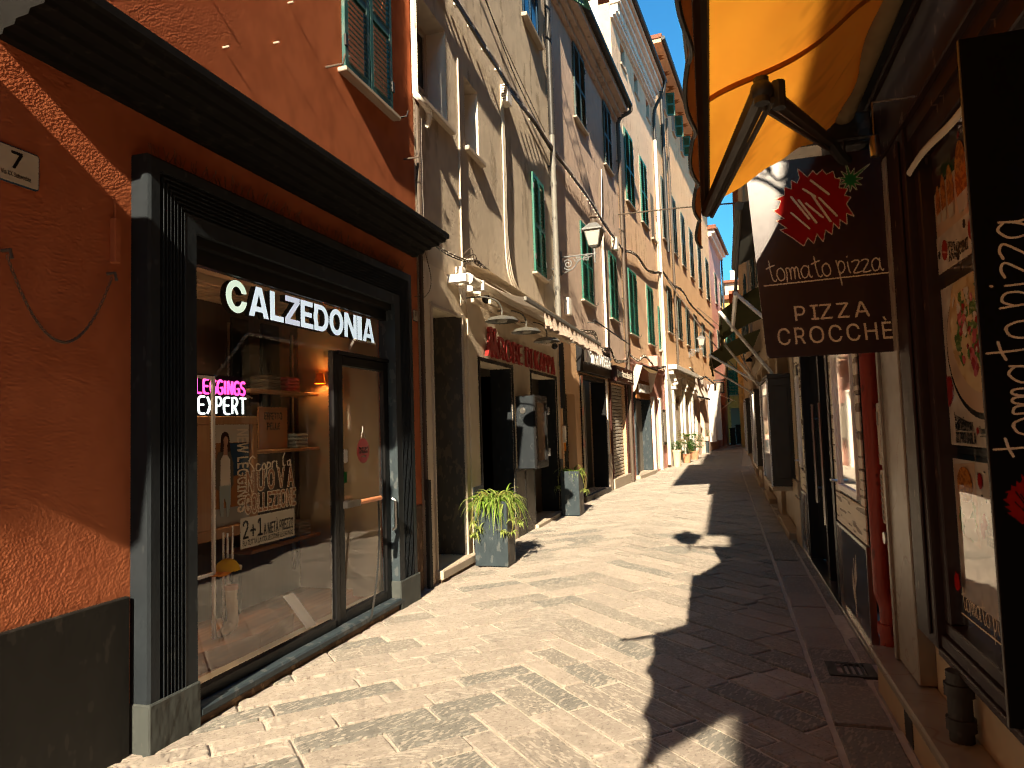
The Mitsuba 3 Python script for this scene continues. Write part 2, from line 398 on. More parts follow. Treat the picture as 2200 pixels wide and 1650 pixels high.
def stone_mesh(poly, h=0.0, joint=0.012, fine=True):
    """One paving slab: uneven edges, rounded arris, slightly tilted top."""
    q = np.array(poly.exterior.coords)[:-1]
    c = q.mean(0)
    pts = []
    for i in range(len(q)):
        a, b = q[i], q[(i + 1) % len(q)]
        pts.append(a)
        L = np.linalg.norm(b - a)
        if fine and L > 0.12:
            k = 2 if L > 0.3 else 1
            nrm = np.array([b[1] - a[1], a[0] - b[0]]) / L
            for j in range(1, k + 1):
                pts.append(a + (b - a) * j / (k + 1) + nrm * rng.uniform(-0.006, 0.003))
    p = np.array(pts)
    g = Polygon(p).buffer(-joint, join_style=1, quad_segs=2) if fine else Polygon(p).buffer(-joint, join_style=2)
    if g.is_empty or g.geom_type != 'Polygon' or g.area < 0.002:
        return None
    p = np.array(g.exterior.coords)[:-1]
    if Polygon(p).exterior.is_ccw is False: p = p[::-1]
    n = len(p)
    c = p.mean(0)
    tilt = rng.normal(0, 0.009 if fine else 0.003, 2)
    def ring(inset, z, tl):
        d = p - c
        L = np.linalg.norm(d, axis=1, keepdims=True)
        r = c + d * (1 - inset / np.maximum(L, 0.03))
        zz = np.full(n, z) + (d @ tilt if tl else 0)
        return np.column_stack([r, zz])
    rings = [ring(0, -0.03, False), ring(0, h - 0.005, True), ring(0.008, h, True)]
    v = np.vstack(rings + [np.array([[c[0], c[1], h + 0.001]])])
    f = []
    for k in range(2):
        for j in range(n):
            jj = (j + 1) % n
            f += [[k * n + j, k * n + jj, (k + 1) * n + jj], [k * n + j, (k + 1) * n + jj, (k + 1) * n + j]]
    f += [[2 * n + j, 2 * n + (j + 1) % n, 3 * n] for j in range(n)]
    return trimesh.Trimesh(v, f, process=False)

SPINE, R2 = -1.28, math.sqrt(0.5)
region = Polygon([(-3.12, -2), (0.455, -2), (0.455, 24), (1.5, 60), (-1.5, 60), (-3.12, 24)])
breaks = [-6.0]
while breaks[-1] < 60: breaks.append(breaks[-1] + rng.choice([0.17, 0.195, 0.22, 0.25]))
slabs, cc = [], SPINE / R2
def add_course(a, b, side, k):
    """side 0: left of the spine, long axis up to the right; side 1: right of it."""
    pos = (b if side else a + cc)
    end = pos - 8.0
    while pos > end:
        L = rng.uniform(0.38, 0.78)
        lo = pos - L
        if side == 0: uv = [(lo, a), (pos, a), (pos, b), (lo, b)]
        else: uv = [(a + cc, lo), (b + cc, lo), (b + cc, pos), (a + cc, pos)]
        quad = Polygon([((u - v) * R2, (u + v) * R2) for u, v in uv])
        pos = lo
        if not quad.intersects(region): continue
        g = quad.intersection(region)
        if g.geom_type == 'Polygon' and g.area > 0.006:
            slabs.append((g.simplify(0.002), side))
for k, (a, b) in enumerate(zip(breaks[:-1], breaks[1:])):
    add_course(a, b, 0, k); add_course(a, b, 1, k)
y = 0.5
while y < 26:                                     # border course along the right-hand shops, then the gutter strip
    L = rng.uniform(0.42, 0.85)
    slabs.append((sbox(0.465, y, 0.765, y + L), 2)); y += L
y = 0.5
while y < 26:
    L = rng.uniform(0.6, 1.1)
    slabs.append((sbox(0.772, y, 1.0, y + L), 3)); y += L
DRAIN = sbox(0.555, 4.84, 0.835, 5.10)
def seen(c): return c[1] > 2.3 and abs(math.atan2(c[0], c[1]) + 0.29) < 0.72
slabs = [(g.difference(DRAIN.buffer(0.01)) if g.intersects(DRAIN) else g, s) for g, s in slabs]
slabs = [(g if g.geom_type == 'Polygon' else max(g.geoms, key=lambda q: q.area), s) for g, s in slabs if g.area > 0.005]
slabs.sort(key=lambda q: (not seen(q[0].centroid.coords[0]), np.hypot(*q[0].centroid.coords[0])))
KIND = (['stone_sand', 'stone_worn', 'stone_tooled', 'stone_grey', 'stone_picked', 'stone_worn'], ['stone_sand', 'stone_cross', 'stone_worn', 'stone_grey', 'stone_cross', 'stone_picked'])
rest = []
for i, (g, side) in enumerate(slabs):
    near = i < 300
    h = float(np.clip(rng.normal(0, 0.003), -0.006, 0.006)) - (0.008 if side == 3 else 0)
    m = stone_mesh(g, h, 0.0115 if near else 0.010, near)
    if m is None: continue
    if near:
        mat = KIND[min(side, 1)][rng.integers(6)] if side < 2 else ['stone_grey', 'stone_picked', 'stone_sand'][rng.integers(3)]
        part('pavement', 'stone', W, m, mat, 25)
    else: rest.append(m)
part('pavement', 'far_stones', W, cat(rest), 'stone_far', 25, kind='stuff')

dr_ = thing('drain_grate', 'dark rusty drain grate let into the paving beside the right-hand shops', 'drain grate')
part(dr_, 'frame', W, [box(0.555, 0.835, 4.84, 4.872, -0.02, 0.004), box(0.555, 0.835, 5.068, 5.10, -0.02, 0.004), box(0.555, 0.61, 4.872, 5.068, -0.02, 0.004), box(0.78, 0.835, 4.872, 5.068, -0.02, 0.004)], 'pipe_dark')
part(dr_, 'bars', W, [box(0.61 + 0.0365 * k, 0.61 + 0.0365 * k + 0.013, 4.872, 5.068, -0.02, 0.002) for k in range(1, 5)], 'pipe_dark')
part(dr_, 'pit', W, box(0.61, 0.78, 4.872, 5.068, -0.10, -0.013), 'soil')

# ------------------------------------------------------------------ frames of the street
L0 = Fr((-3.0, 0.0), (0, 1), (1, 0))                                   # the two near houses on the left: s is y
def lf(a, b):
    a, b = np.array(a), np.array(b)
    t = (b - a) / np.linalg.norm(b - a)
    return Fr(a, t, (t[1], -t[0])), float(np.linalg.norm(b - a)), lambda y: (y - a[1]) / t[1]
B3, L3, S3 = lf((-3.0, 13.06), (-2.62, 19.85))
B4, L4, S4 = lf((-2.62, 19.85), (-2.06, 26.2))
B5, L5, S5 = lf((-2.06, 26.2), (-0.40, 44.9))
B6, L6, S6 = lf((-0.40, 44.9), (0.27, 52.0))
R0 = Fr((0.87, 0.0), (0, 1), (-1, 0))                                  # right-hand side: d points into the street

def holes_wall(s0, s1, z0, z1, holes, d0, d1):
    g = sbox(s0, z0, s1, z1)
    for h in holes: g = g.difference(sbox(h[0], h[2], h[1], h[3]))
    return ext(g, d0, d1)

def shutter_leaf(s0, s1, z0, z1, d, step=0.062, t=0.035):
    """One louvred leaf: stiles, rails and tilted slats."""
    w = 0.06
    out = [cbox(s0, s0 + w, d, d + t, z0, z1, 0.004), cbox(s1 - w, s1, d, d + t, z0, z1, 0.004)]
    zs = [z0, z0 + (z1 - z0) * 0.46, z1 - 0.08]
    for z in zs: out.append(box(s0 + w, s1 - w, d + 0.002, d + t - 0.002, z, z + 0.08))
    for a, b in ((zs[0] + 0.08, zs[1]), (zs[1] + 0.08, zs[2])):
        n = max(2, int((b - a) / step))
        for k in range(n):
            z = a + (k + 0.5) * (b - a) / n
            sl = box(s0 + w, s1 - w, -0.004, 0.004, -0.62 * step, 0.62 * step)
            v = sl.vertices.copy()
            c, sn = math.cos(0.75), math.sin(0.75)
            v[:, 1], v[:, 2] = v[:, 1] * c + v[:, 2] * sn * -1, v[:, 1] * sn + v[:, 2] * c
            v[:, 1] += d + t * 0.5; v[:, 2] += z
            out.append(trimesh.Trimesh(v, sl.faces, process=False))
    return cat(out)

def shutters(par, fr, s0, s1, z0, z1, mat, d=0.02, sill=True, step=0.062, sill_mat='stone_sill', surround=None):
    """A closed pair of louvred shutters with its sill: window > shutter, shutter, hinge."""
    ms = [cbox(s0 - 0.07, s1 + 0.07, -0.05, 0.085, z0 - 0.06, z0 - 0.02, 0.006)] if sill else [box(s0, s1, -0.05, 0.004, z0, z0 + 0.05)]
    if surround: ms += [box(s0 - surround, s0 - 0.005, -0.02, 0.012, z0 - 0.02, z1 + surround), box(s1 + 0.005, s1 + surround, -0.02, 0.012, z0 - 0.02, z1 + surround), box(s0 - 0.005, s1 + 0.005, -0.02, 0.012, z1 + 0.005, z1 + surround)]
    w = part(par, 'window', fr, ms, sill_mat)
    m = (s0 + s1) / 2
    part(w, 'shutter', fr, shutter_leaf(s0, m - 0.006, z0, z1, d, step), mat)
    part(w, 'shutter', fr, shutter_leaf(m + 0.006, s1, z0, z1, d, step), mat)
    part(w, 'hinge', fr, [box(s - 0.02, s + 0.02, d + 0.03, d + 0.05, z, z + 0.10) for s in (s0 + 0.01, s1 - 0.01) for z in (z0 + 0.2, z1 - 0.3)] + [tube([(s1 + 0.16, 0, z0 + 0.02), (s1 + 0.16, 0.10, z0 + 0.02), (s1 + 0.2, 0.10, z0 + 0.09)], 0.008, 5)], 'pipe_dark', kind='stuff')
    return w

def clips(pts, n, r=0.02): return [box(p[0] - r, p[0] + r, p[1] - r, p[1] + r, p[2] - 0.015, p[2] + 0.015) for p in pts[::max(1, len(pts) // n)]]

# ------------------------------------------------------------------ the orange house and its shop front
b1 = thing('orange_building', 'orange rendered house at the left with a black shop surround and deep black cornice', 'building')
SHOP = (3.30, 5.85, 0.05, 2.79)
part(b1, 'wall', L0, holes_wall(-9.0, 6.63, -0.05, 15.0, [SHOP, (5.18, 6.09, 4.72, 6.35)], -0.35, 0.0), 'orange_plaster')
part(b1, 'end_wall', L0, box(6.60, 6.632, -6.0, -0.352, -0.05, 15.0), 'orange_plaster')
part(b1, 'roof', L0, box(-9.0, 6.63, -6.0, 0.15, 15.0, 15.2), 'roof_tile')
part(b1, 'dado', L0, cbox(-2.0, 2.925, -0.1, 0.028, -0.05, 0.80, 0.006), 'dark_dado', 30, label='black painted dado left of the shop')
part(b1, 'corner_base', L0, cbox(6.262, 6.615, -0.1, 0.012, -0.05, 0.86, 0.01), 'rough_brown', label='crumbling brown masonry at the foot of the corner')
# deep stepped cornice above the shop
def cornice(s0, s1, p, top=3.64):
    prof = [(0.0, 3.40), (0.05, 3.40), (0.06, 3.425), (0.12, 3.43), (0.13, 3.455), (0.20, 3.46), (0.21, 3.485), (0.29, 3.49), (0.30, 3.515), (0.36, 3.52), (0.375, 3.55), (0.405, 3.555), (0.405, 3.60), (0.0, top)]
    pts = [(d * p, z) for d, z in prof]
    n = len(pts)
    v = [[s, d, z] for s in (s0, s1) for d, z in pts]
    f = [[j, (j + 1) % n, n + (j + 1) % n] for j in range(n)] + [[j, n + (j + 1) % n, n + j] for j in range(n)]
    cap = trimesh.creation.triangulate_polygon(Polygon(pts), engine='earcut')
    return cat([trimesh.Trimesh(v, f, process=False)] + [trimesh.Trimesh(np.column_stack([np.full(len(cap[0]), s), cap[0]]), cap[1], process=False) for s in (s0, s1)])
part(b1, 'cornice', L0, cornice(2.20, 6.55, 1.0), 'black_cornice', label='deep stepped black cornice over the shop front')
part(b1, 'cornice', L0, cornice(-1.40, 1.50, 1.0), 'black_cornice')
part(b1, 'cornice', L0, cornice(-7.0, -1.56, 0.80), 'black_cornice')
# fluted surround, swept round the opening with mitred corners
prof = [(0.0, 0.0), (0.0, 0.12), (0.085, 0.12)]
w0, pitch = 0.092, 0.0255
for k in range(7):
    a = w0 + k * pitch
    prof += [(a, 0.122), (a + 0.004, 0.122), (a + 0.007, 0.100), (a + 0.0215, 0.100), (a + pitch, 0.112)]
prof += [(0.275, 0.112), (0.275, 0.12), (0.335, 0.12), (0.35, 0.108), (0.35, 0.0)]
v, f = [], []
for w, d in prof:
    sc = 1.12
    v += [[3.30 - w, d, 0.24], [3.30 - w, d, 2.79 + w], [5.85 + w * sc, d, 2.79 + w], [5.85 + w * sc, d, 0.24]]
for j in range(len(prof) - 1):
    for k in range(3):
        a, b = 4 * j + k, 4 * (j + 1) + k
        f += [[a, a + 1, b + 1], [a, b + 1, b]]
sf = part(b1, 'shop_surround', L0, trimesh.Trimesh(v, f, process=False), 'slate_paint', label='black fluted timber surround of the shop window')
part(sf, 'plinth', L0, cbox(2.94, 3.312, -0.02, 0.134, -0.05, 0.25, 0.008), 'plinth_paint', 30)
part(sf, 'plinth', L0, cbox(5.838, 6.262, -0.02, 0.134, -0.05, 0.25, 0.008), 'plinth_paint', 30)
part(sf, 'inner_moulding', L0, [box(3.302, 5.848, 0.03, 0.085, 2.735, 2.789), box(3.302, 5.848, -0.02, 0.03, 2.64, 2.789)], 'black_frame')
part(sf, 'reveal', L0, [box(5.849, 5.90, -0.05, 0.118, 0.10, 2.788), box(3.25, 3.301, -0.05, 0.118, 0.10, 2.788)], 'zinc')
spk = []
for s in np.arange(3.05, 6.2, 0.035):
    z = 3.142
    for k in range(2):
        a = rng.uniform(-0.9, 0.9)
        spk.append(tube([(s, 0.05, z), (s + 0.05 * math.sin(a), 0.05 + rng.uniform(-0.04, 0.05), z + rng.uniform(0.07, 0.12))], 0.0016, 3, False))
part(sf, 'bird_spikes', L0, spk, 'wire_grey', kind='stuff')
part(b1, 'sill', L0, cbox(3.31, 5.93, -0.10, 0.135, 0.045, 0.10, 0.012), 'zinc', 30, label='grey painted sill below the shop glass')
part(b1, 'sill_base', L0, cbox(3.31, 5.9, -0.1, 0.11, -0.05, 0.046, 0.004), 'rough_brown')
gd = 0.02
fr_ = part(b1, 'shop_frame', L0, [box(3.30, 4.87, gd - 0.03, gd + 0.03, 0.10, 0.165), box(3.30, 3.34, gd - 0.03, gd + 0.03, 0.165, 2.65)], 'black_frame')
gl = part(b1, 'shop_glass', L0, box(3.34, 5.86, gd - 0.001, gd + 0.0, 2.275, 2.66), 'window_glass')
scene[gl] = mikit.ply(L0.mesh(grid(lambda u, v: (3.33 + 1.55 * u, gd, 0.16 + 2.5 * v), 1, 1)), 'window_glass')
part(b1, 'fanlight_glass', L0, grid(lambda u, v: (4.88 + 0.97 * u, gd, 2.27 + 0.39 * v), 1, 1), 'window_glass')
dk = part(b1, 'shop_door', L0, [cbox(4.90, 4.955, gd - 0.03, gd + 0.02, 0.10, 2.27, 0.004), cbox(4.96, 5.045, gd - 0.03, gd + 0.016, 0.10, 2.24, 0.004), cbox(5.76, 5.85, gd - 0.03, gd + 0.018, 0.10, 2.24, 0.006), cbox(5.045, 5.76, gd - 0.03, gd + 0.018, 2.155, 2.24, 0.006), cbox(5.045, 5.76, gd - 0.03, gd + 0.018, 0.10, 0.185, 0.006), box(4.965, 5.85, gd - 0.035, gd + 0.03, 2.244, 2.275)], 'black_frame')
part(dk, 'pane', L0, grid(lambda u, v: (5.04 + 0.725 * u, gd, 0.18 + 1.98 * v), 1, 1), 'window_glass')
part(dk, 'handle', L0, [tube([(5.06, gd + 0.13, 1.045), (5.42, gd + 0.14, 1.045)], 0.020, 12)], 'copper_wood', True, label='copper coloured grip of the strap door handle')
part(dk, 'handle_bracket', L0, [box(4.86, 5.07, gd + 0.11, gd + 0.15, 1.02, 1.07), box(4.99, 5.03, gd + 0.04, gd + 0.12, 1.025, 1.065)], 'steel')
def strap(s_top, s_bot, d, mat):
    return grid(lambda u, v: (s_top + (s_bot - s_top) * u ** 2.2 - 0.02 * math.sin(3.14 * u) + 0.035 * v, d + 0.05 * math.sin(3.14 * u) * 0.4, 1.03 - 0.95 * u), 18, 1)
part(dk, 'handle_strap', L0, strap(5.385, 5.22, gd + 0.13, None), 'strap_steel', True, label='long bowed steel strap of the door handle')
part(dk, 'handle_strap', L0, strap(5.10, 5.13, gd - 0.10, None), 'dark_gloss', True)
part(dk, 'pull', L0, [tube([(5.80, gd + 0.06, 0.72), (5.80, gd + 0.09, 0.74), (5.80, gd + 0.09, 0.98), (5.80, gd + 0.06, 1.0)], 0.012, 6)], 'steel')
part(dk, 'sticker', L0, [box(5.055, 5.12, gd - 0.006, gd - 0.002, 1.20, 1.29)], 'green_print')
part(dk, 'alarm_box', L0, [cbox(5.06, 5.16, gd - 0.06, gd - 0.01, 1.36, 1.47, 0.01)], 'white_board')
pk = thing('closed_disc', 'round pink closed notice hanging inside the glass shop door', 'sign')
part(pk, 'disc', L0, ext(Point(5.41, 1.45).buffer(0.105, 24), gd - 0.014, gd - 0.008), 'pink_card')
part(pk, 'lettering', L0, ext(unary_union([put(text_poly('CHIUSO', 0.05, True, width=0.165), 5.328, 1.43), put(text_poly('CALZEDONIA', 0.014, width=0.08), 5.37, 1.395)]), gd - 0.0075, gd - 0.006), 'black_print')
part(pk, 'cord', L0, [tube([(5.37, gd - 0.01, 1.545), (5.41, gd - 0.01, 1.66), (5.45, gd - 0.01, 1.545)], 0.002, 4)], 'steel')

def heavy(c):
    """Heavy grotesque capitals, one unit tall and one wide."""
    k = 0.25
    ell = lambda a, b, cx=0.5, cy=0.5: affinity.scale(Point(cx, cy).buffer(1, 32), a, b)
    if c == 'O': return ell(.5, .52).difference(ell(.235, .30))
    if c == 'C': return ell(.5, .52).difference(ell(.235, .30)).difference(Polygon([(.5, .5), (1.2, .72), (1.2, .36)])).difference(sbox(.62, .40, 1.1, .62))
    if c == 'A': return unary_union([Polygon([(0, 0), (.35, 1), (.65, 1), (1, 0), (.73, 0), (.5, .74), (.27, 0)]), sbox(.25, .17, .75, .36)])
    if c == 'L': return unary_union([sbox(0, 0, .36, 1), sbox(0, 0, 1, .21)])
    if c == 'Z': return unary_union([sbox(0.02, .79, 1, 1), sbox(0, 0, 1, .21), Polygon([(0, .2), (.36, .2), (1, .8), (.64, .8)])])
    if c == 'E': return unary_union([sbox(0, 0, .34, 1), sbox(0, 0, 1, .20), sbox(0, .80, .97, 1), sbox(0, .41, .90, .60)])
    if c == 'D': return unary_union([sbox(0, 0, .5, 1), ell(.52, .5, .48)]).difference(unary_union([sbox(.28, .20, .48, .80), ell(.25, .30, .48)]))
    if c == 'N': return unary_union([sbox(0, 0, .28, 1), sbox(.72, 0, 1, 1), Polygon([(0, 1), (.30, 1), (1, 0), (.70, 0)])])
    return sbox(0, 0, 1, 1)
sg = thing('shop_sign', 'lit white shop name in block letters with black sides inside the display window', 'sign')
x, LH = 3.70, 0.212
widths = dict(C=0.215, A=0.22, L=0.165, Z=0.19, E=0.17, D=0.21, O=0.22, N=0.21, I=0.085)
tot = sum(widths[c] for c in 'CALZEDONIA')
sc = (5.70 - x) / tot
for ch in 'CALZEDONIA':
    w = widths[ch] * sc
    g = affinity.affine_transform(heavy(ch), [w * 0.945, 0, 0, LH, x + 0.03 * w, 2.412])
    k = part(sg, 'letter', L0, ext(g, -0.055, -0.014), 'near_black')
    c_ = (0.80, 1.0, 0.78) if ch == 'C' else (0.62, 0.70, 0.82) if ch == 'Z' else (0.78, 0.93, 1.0)
    fc = L0.mesh(ext(g.buffer(-0.002), -0.0125, -0.011))
    scene[part_key(k + '__face')] = mikit.ply(fc, 'white_board', emitter=glow(c_, 0.085))
    x += w
part(sg, 'wire', L0, [tube([(4.62, -0.03, 2.62), (4.62, -0.03, 2.84)], 0.002, 4), tube([(4.93, -0.03, 2.6), (4.93, -0.03, 2.84)], 0.002, 4)], 'steel')

# the room behind the glass
rm = thing('shop_interior', 'dim brown shop interior with timber floor behind the display window', 'interior')
part(rm, 'floor', L0, box(2.9, 6.3, -3.4, -0.12, 0.02, 0.10), 'floor_wood')
part(rm, 'window_ledge', L0, box(3.30, 5.86, -0.115, -0.012, 0.05, 0.155), 'beige_wall')
part(rm, 'ceiling', L0, box(2.9, 6.3, -3.4, -0.352, 2.80, 2.86), 'beige_ceiling')
part(rm, 'back_wall', L0, box(2.9, 6.3, -1.14, -1.09, 0.1, 2.80), 'walnut')
part(rm, 'side_wall', L0, box(6.10, 6.14, -1.50, -0.352, 0.1, 2.80), 'beige_wall')
part(rm, 'side_wall', L0, box(2.96, 3.0, -1.50, -0.352, 0.1, 2.80), 'walnut')
part(rm, 'reveal_lining', L0, box(5.842, 5.849, -0.36, -0.06, 0.10, 2.79), 'beige_wall')
part(rm, 'reveal_lining', L0, box(3.301, 3.308, -0.36, -0.06, 0.10, 2.79), 'walnut')
part(rm, 'ceiling_slats', L0, [box(3.0, 6.1, -0.62 - 0.09 * k, -0.58 - 0.09 * k, 2.74, 2.798) for k in range(6)], 'beige_ceiling')
part(rm, 'shelf', L0, [cbox(5.0, 6.05, -1.09, -0.82, z, z + 0.03) for z in (0.62, 1.45, 1.98)], 'oak')
part(rm, 'wall_strip', L0, [box(5.97, 6.0, -1.09, -1.075, 0.3, 2.6), box(5.05, 5.08, -1.09, -1.075, 0.3, 2.6)], 'steel')
part(rm, 'rail', L0, [tube([(4.55, -0.88, 2.0), (5.25, -0.88, 2.0)], 0.012, 6)] + [tube([(4.6 + 0.05 * k, -0.76, 1.92), (4.6 + 0.05 * k, -0.88, 1.98), (4.6 + 0.05 * k, -1.0, 1.92)], 0.006, 4) for k in range(8)], 'chrome')
part(rm, 'peg_hole', L0, [box(5.2 + 0.75 * a, 5.212 + 0.75 * a, -1.089, -1.085, 0.4 + 0.085 * b, 0.415 + 0.085 * b) for a in range(2) for b in range(26)], 'near_black', kind='stuff')
for k_, (s_, z_, m_) in enumerate([(5.25, 0.65, 'jacket'), (5.5, 0.65, 'blue_print'), (5.75, 0.65, 'grey_print'), (5.72, 1.48, 'denim'), (5.3, 2.01, 'jacket'), (5.6, 2.01, 'pink_card')]):
    q = thing('folded_clothes', ['brown folded clothes stack on the low shelf', 'dark blue folded clothes stack on the low shelf', 'grey folded clothes stack at the end of the low shelf', 'pale denim stack on the middle shelf', 'brown stack on the top shelf', 'pink stack on the top shelf'][k_], 'clothing')
    for h_ in range(4): part(q, 'garment', L0, cbox(s_, s_ + 0.2, -1.06, -0.86, z_ + 0.035 * h_, z_ + 0.035 * h_ + 0.032, 0.012), m_)
for k, (s, d, z) in enumerate([(3.98, -0.62, 2.50), (4.05, -0.95, 2.42)]):
    sp = thing('spot_lamp', ['lit cream ceiling spotlight at the upper left of the shop window', 'second cream ceiling spotlight further inside the shop'][k], 'lamp')
    part(sp, 'housing', L0, lathe([(0.0, 0.20), (0.055, 0.20), (0.06, 0.0), (0.052, 0.0), (0.05, 0.02)], 16, (s, d, z)), 'beige_wall', 30)
    part(sp, 'stem', L0, box(s - 0.01, s + 0.01, d - 0.01, d + 0.01, z + 0.2, 2.80), 'beige_wall')
    q = lathe([(0.0, 0.0), (0.05, 0.0)], 16, (s, d, z + 0.015))
    q = L0.mesh(q)
    if q.face_normals[0][2] > 0: q.invert()
    scene[part_key(sp + '__bulb')] = mikit.ply(q, 'white_board', emitter=glow((1.0, 0.72, 0.42), 62.0))
ol = thing('wall_lamp', 'small amber wall lamp glowing beside the shop door', 'lamp')
part(ol, 'shade', L0, lathe([(0.035, 0.05), (0.055, -0.05)], 14, (6.02, -0.79, 2.15)), 'cap_orange', True)
scene[ol + '__bulb'] = mikit.ply(L0.mesh(trimesh.Trimesh(*(lambda m: (m.vertices + [6.02, -0.79, 2.15], m.faces))(trimesh.creation.icosphere(1, 0.028)), process=False)), 'white_board', emitter=glow((1.0, 0.55, 0.15), 14.0))
scene[ol + '__bulb']['emitter'] = glow((1.0, 0.55, 0.15), 14.0)

def strokes(lines, r, k=6): return unary_union([LineString(spline([(a, b, 0) for a, b in l], k)[:, :2]).buffer(r, quad_segs=3) for l in lines])
NEON = {'L': [[(0, 1), (0, .5), (0, 0)], [(0, 0), (.25, 0), (.5, 0)]], 'E': [[(.5, 1), (.2, 1), (0, .85), (0, .15), (.2, 0), (.5, 0)], [(0, .52), (.2, .52), (.42, .52)]], 'G': [[(.55, .9), (.3, 1), (.05, .8), (0, .4), (.1, .1), (.35, 0), (.55, .15), (.55, .45), (.35, .45)]],
        'I': [[(.1, 1), (.1, .5), (.1, 0)]], 'N': [[(0, 0), (0, .5), (0, 1)], [(0, 1), (.25, .5), (.5, 0)], [(.5, 0), (.5, .5), (.5, 1)]], 'S': [[(.5, .9), (.3, 1), (.05, .85), (.1, .6), (.4, .45), (.5, .2), (.3, 0), (.0, .1)]],
        'X': [[(0, 1), (.25, .5), (.5, 0)], [(.5, 1), (.25, .5), (0, 0)]], 'P': [[(0, 0), (0, .5), (0, 1)], [(0, 1), (.35, 1), (.5, .78), (.35, .5), (0, .5)]], 'R': [[(0, 0), (0, .5), (0, 1)], [(0, 1), (.35, 1), (.5, .78), (.35, .52), (0, .5)], [(.2, .5), (.35, .25), (.5, 0)]], 'T': [[(0, 1), (.3, 1), (.6, 1)], [(.3, 1), (.3, .5), (.3, 0)]]}
def neon_tubes(word, s0, z0, h, w, d, r=0.009):
    n, out, x = len(word), [], s0
    for c in word:
        cw = w / n
        for l in NEON[c]: out.append(tube(spline([(x + a * cw * 1.35, d, z0 + b * h) for a, b in l], 4), r, 6))
        x += cw * (0.62 if c == 'I' else 1.05)
    return cat(out)
ns = thing('neon_sign', 'pink and white neon lettering on a clear board in the shop window', 'sign')
part(ns, 'board', L0, box(3.95, 4.60, -0.56, -0.55, 1.76, 2.06), 'near_black')
scene[ns + '__pink_tube'] = mikit.ply(L0.mesh(neon_tubes('LEGGINGS', 4.04, 1.92, 0.10, 0.54, -0.53)), 'pink_card', emitter=glow((1.0, 0.06, 0.34), 0.30))
scene[ns + '__white_tube'] = mikit.ply(L0.mesh(neon_tubes('EXPERT', 4.06, 1.775, 0.12, 0.50, -0.53)), 'white_board', emitter=glow((0.85, 1.0, 0.92), 0.17))
tk = thing('clothes_rack', 'glowing white square-tube rack at the left edge of the shop window', 'rack')
rk = [box(4.05, 4.07, -0.42, -0.40, 0.10, 2.03), box(3.4, 4.05, -0.42, -0.40, 2.01, 2.03), box(3.4, 4.05, -0.42, -0.40, 0.66, 0.68)]
for r_ in rk: part(tk, 'tube', L0, r_, 'white_board')
pb = thing('poster_case', 'oak framed light box with a fashion poster of a woman in jeans', 'poster')
PB = Fr((-3.0, 0.39), (0, 1), (1, 0))
part(pb, 'case', PB, [cbox(3.60, 4.49, -1.05, -0.66, 0.84, 0.92), cbox(3.60, 4.49, -1.05, -0.66, 1.70, 1.765), cbox(4.43, 4.49, -1.05, -0.66, 0.92, 1.70), cbox(3.60, 3.95, -1.05, -0.66, 0.92, 1.70)], 'oak')
pd = -0.70
def P2(*pts): return Polygon(pts)
part(pb, 'poster', PB, ext(sbox(3.95, 0.92, 4.43, 1.70), pd - 0.01, pd), 'brown_print')
part(pb, 'poster_sky', PB, ext(sbox(3.95, 1.56, 4.43, 1.70), pd, pd + 0.002), 'enamel')
part(pb, 'poster_street', PB, ext(sbox(4.12, 1.30, 4.43, 1.555), pd, pd + 0.002), 'blue_print')
part(pb, 'poster_road', PB, ext(sbox(3.95, 0.925, 4.43, 1.06), pd, pd + 0.002), 'grey_print')
part(pb, 'poster_hair', PB, ext(unary_union([Point(4.145, 1.60).buffer(0.045), P2((4.10, 1.60), (4.19, 1.60), (4.21, 1.47), (4.09, 1.46))]), pd + 0.002, pd + 0.004), 'hair_brown')
part(pb, 'poster_face', PB, ext(unary_union([affinity.scale(Point(4.15, 1.575).buffer(0.026), 1, 1.3), P2((4.13, 1.56), (4.165, 1.56), (4.17, 1.46), (4.12, 1.46))]), pd + 0.004, pd + 0.006), 'skin')
part(pb, 'poster_jacket', PB, ext(P2((4.07, 1.49), (4.20, 1.49), (4.235, 1.40), (4.235, 1.23), (4.20, 1.20), (4.06, 1.20), (3.99, 1.27), (4.03, 1.40)), pd + 0.002, pd + 0.005), 'jacket')
part(pb, 'poster_top', PB, ext(P2((4.09, 1.43), (4.12, 1.465), (4.16, 1.465), (4.195, 1.43), (4.20, 1.23), (4.085, 1.23)), pd + 0.005, pd + 0.007), 'white_print')
part(pb, 'poster_jeans', PB, ext(unary_union([P2((4.075, 1.235), (4.205, 1.235), (4.20, 1.10), (4.175, 0.99), (4.155, 0.99), (4.15, 1.10), (4.125, 1.14), (4.115, 1.0), (4.085, 1.0), (4.075, 1.12))]), pd + 0.005, pd + 0.007), 'denim')
part(pb, 'poster_lettering', PB, ext(affinity.translate(affinity.rotate(text_poly('NEW LEGGINGS', 0.13, True, width=0.66), -90, origin=(0, 0)), 4.285, 1.665), pd + 0.003, pd + 0.005), 'cream_print')
wl = thing('window_lettering', 'brown and white sale lettering stuck on the display glass', 'sign')
wd = gd - 0.006
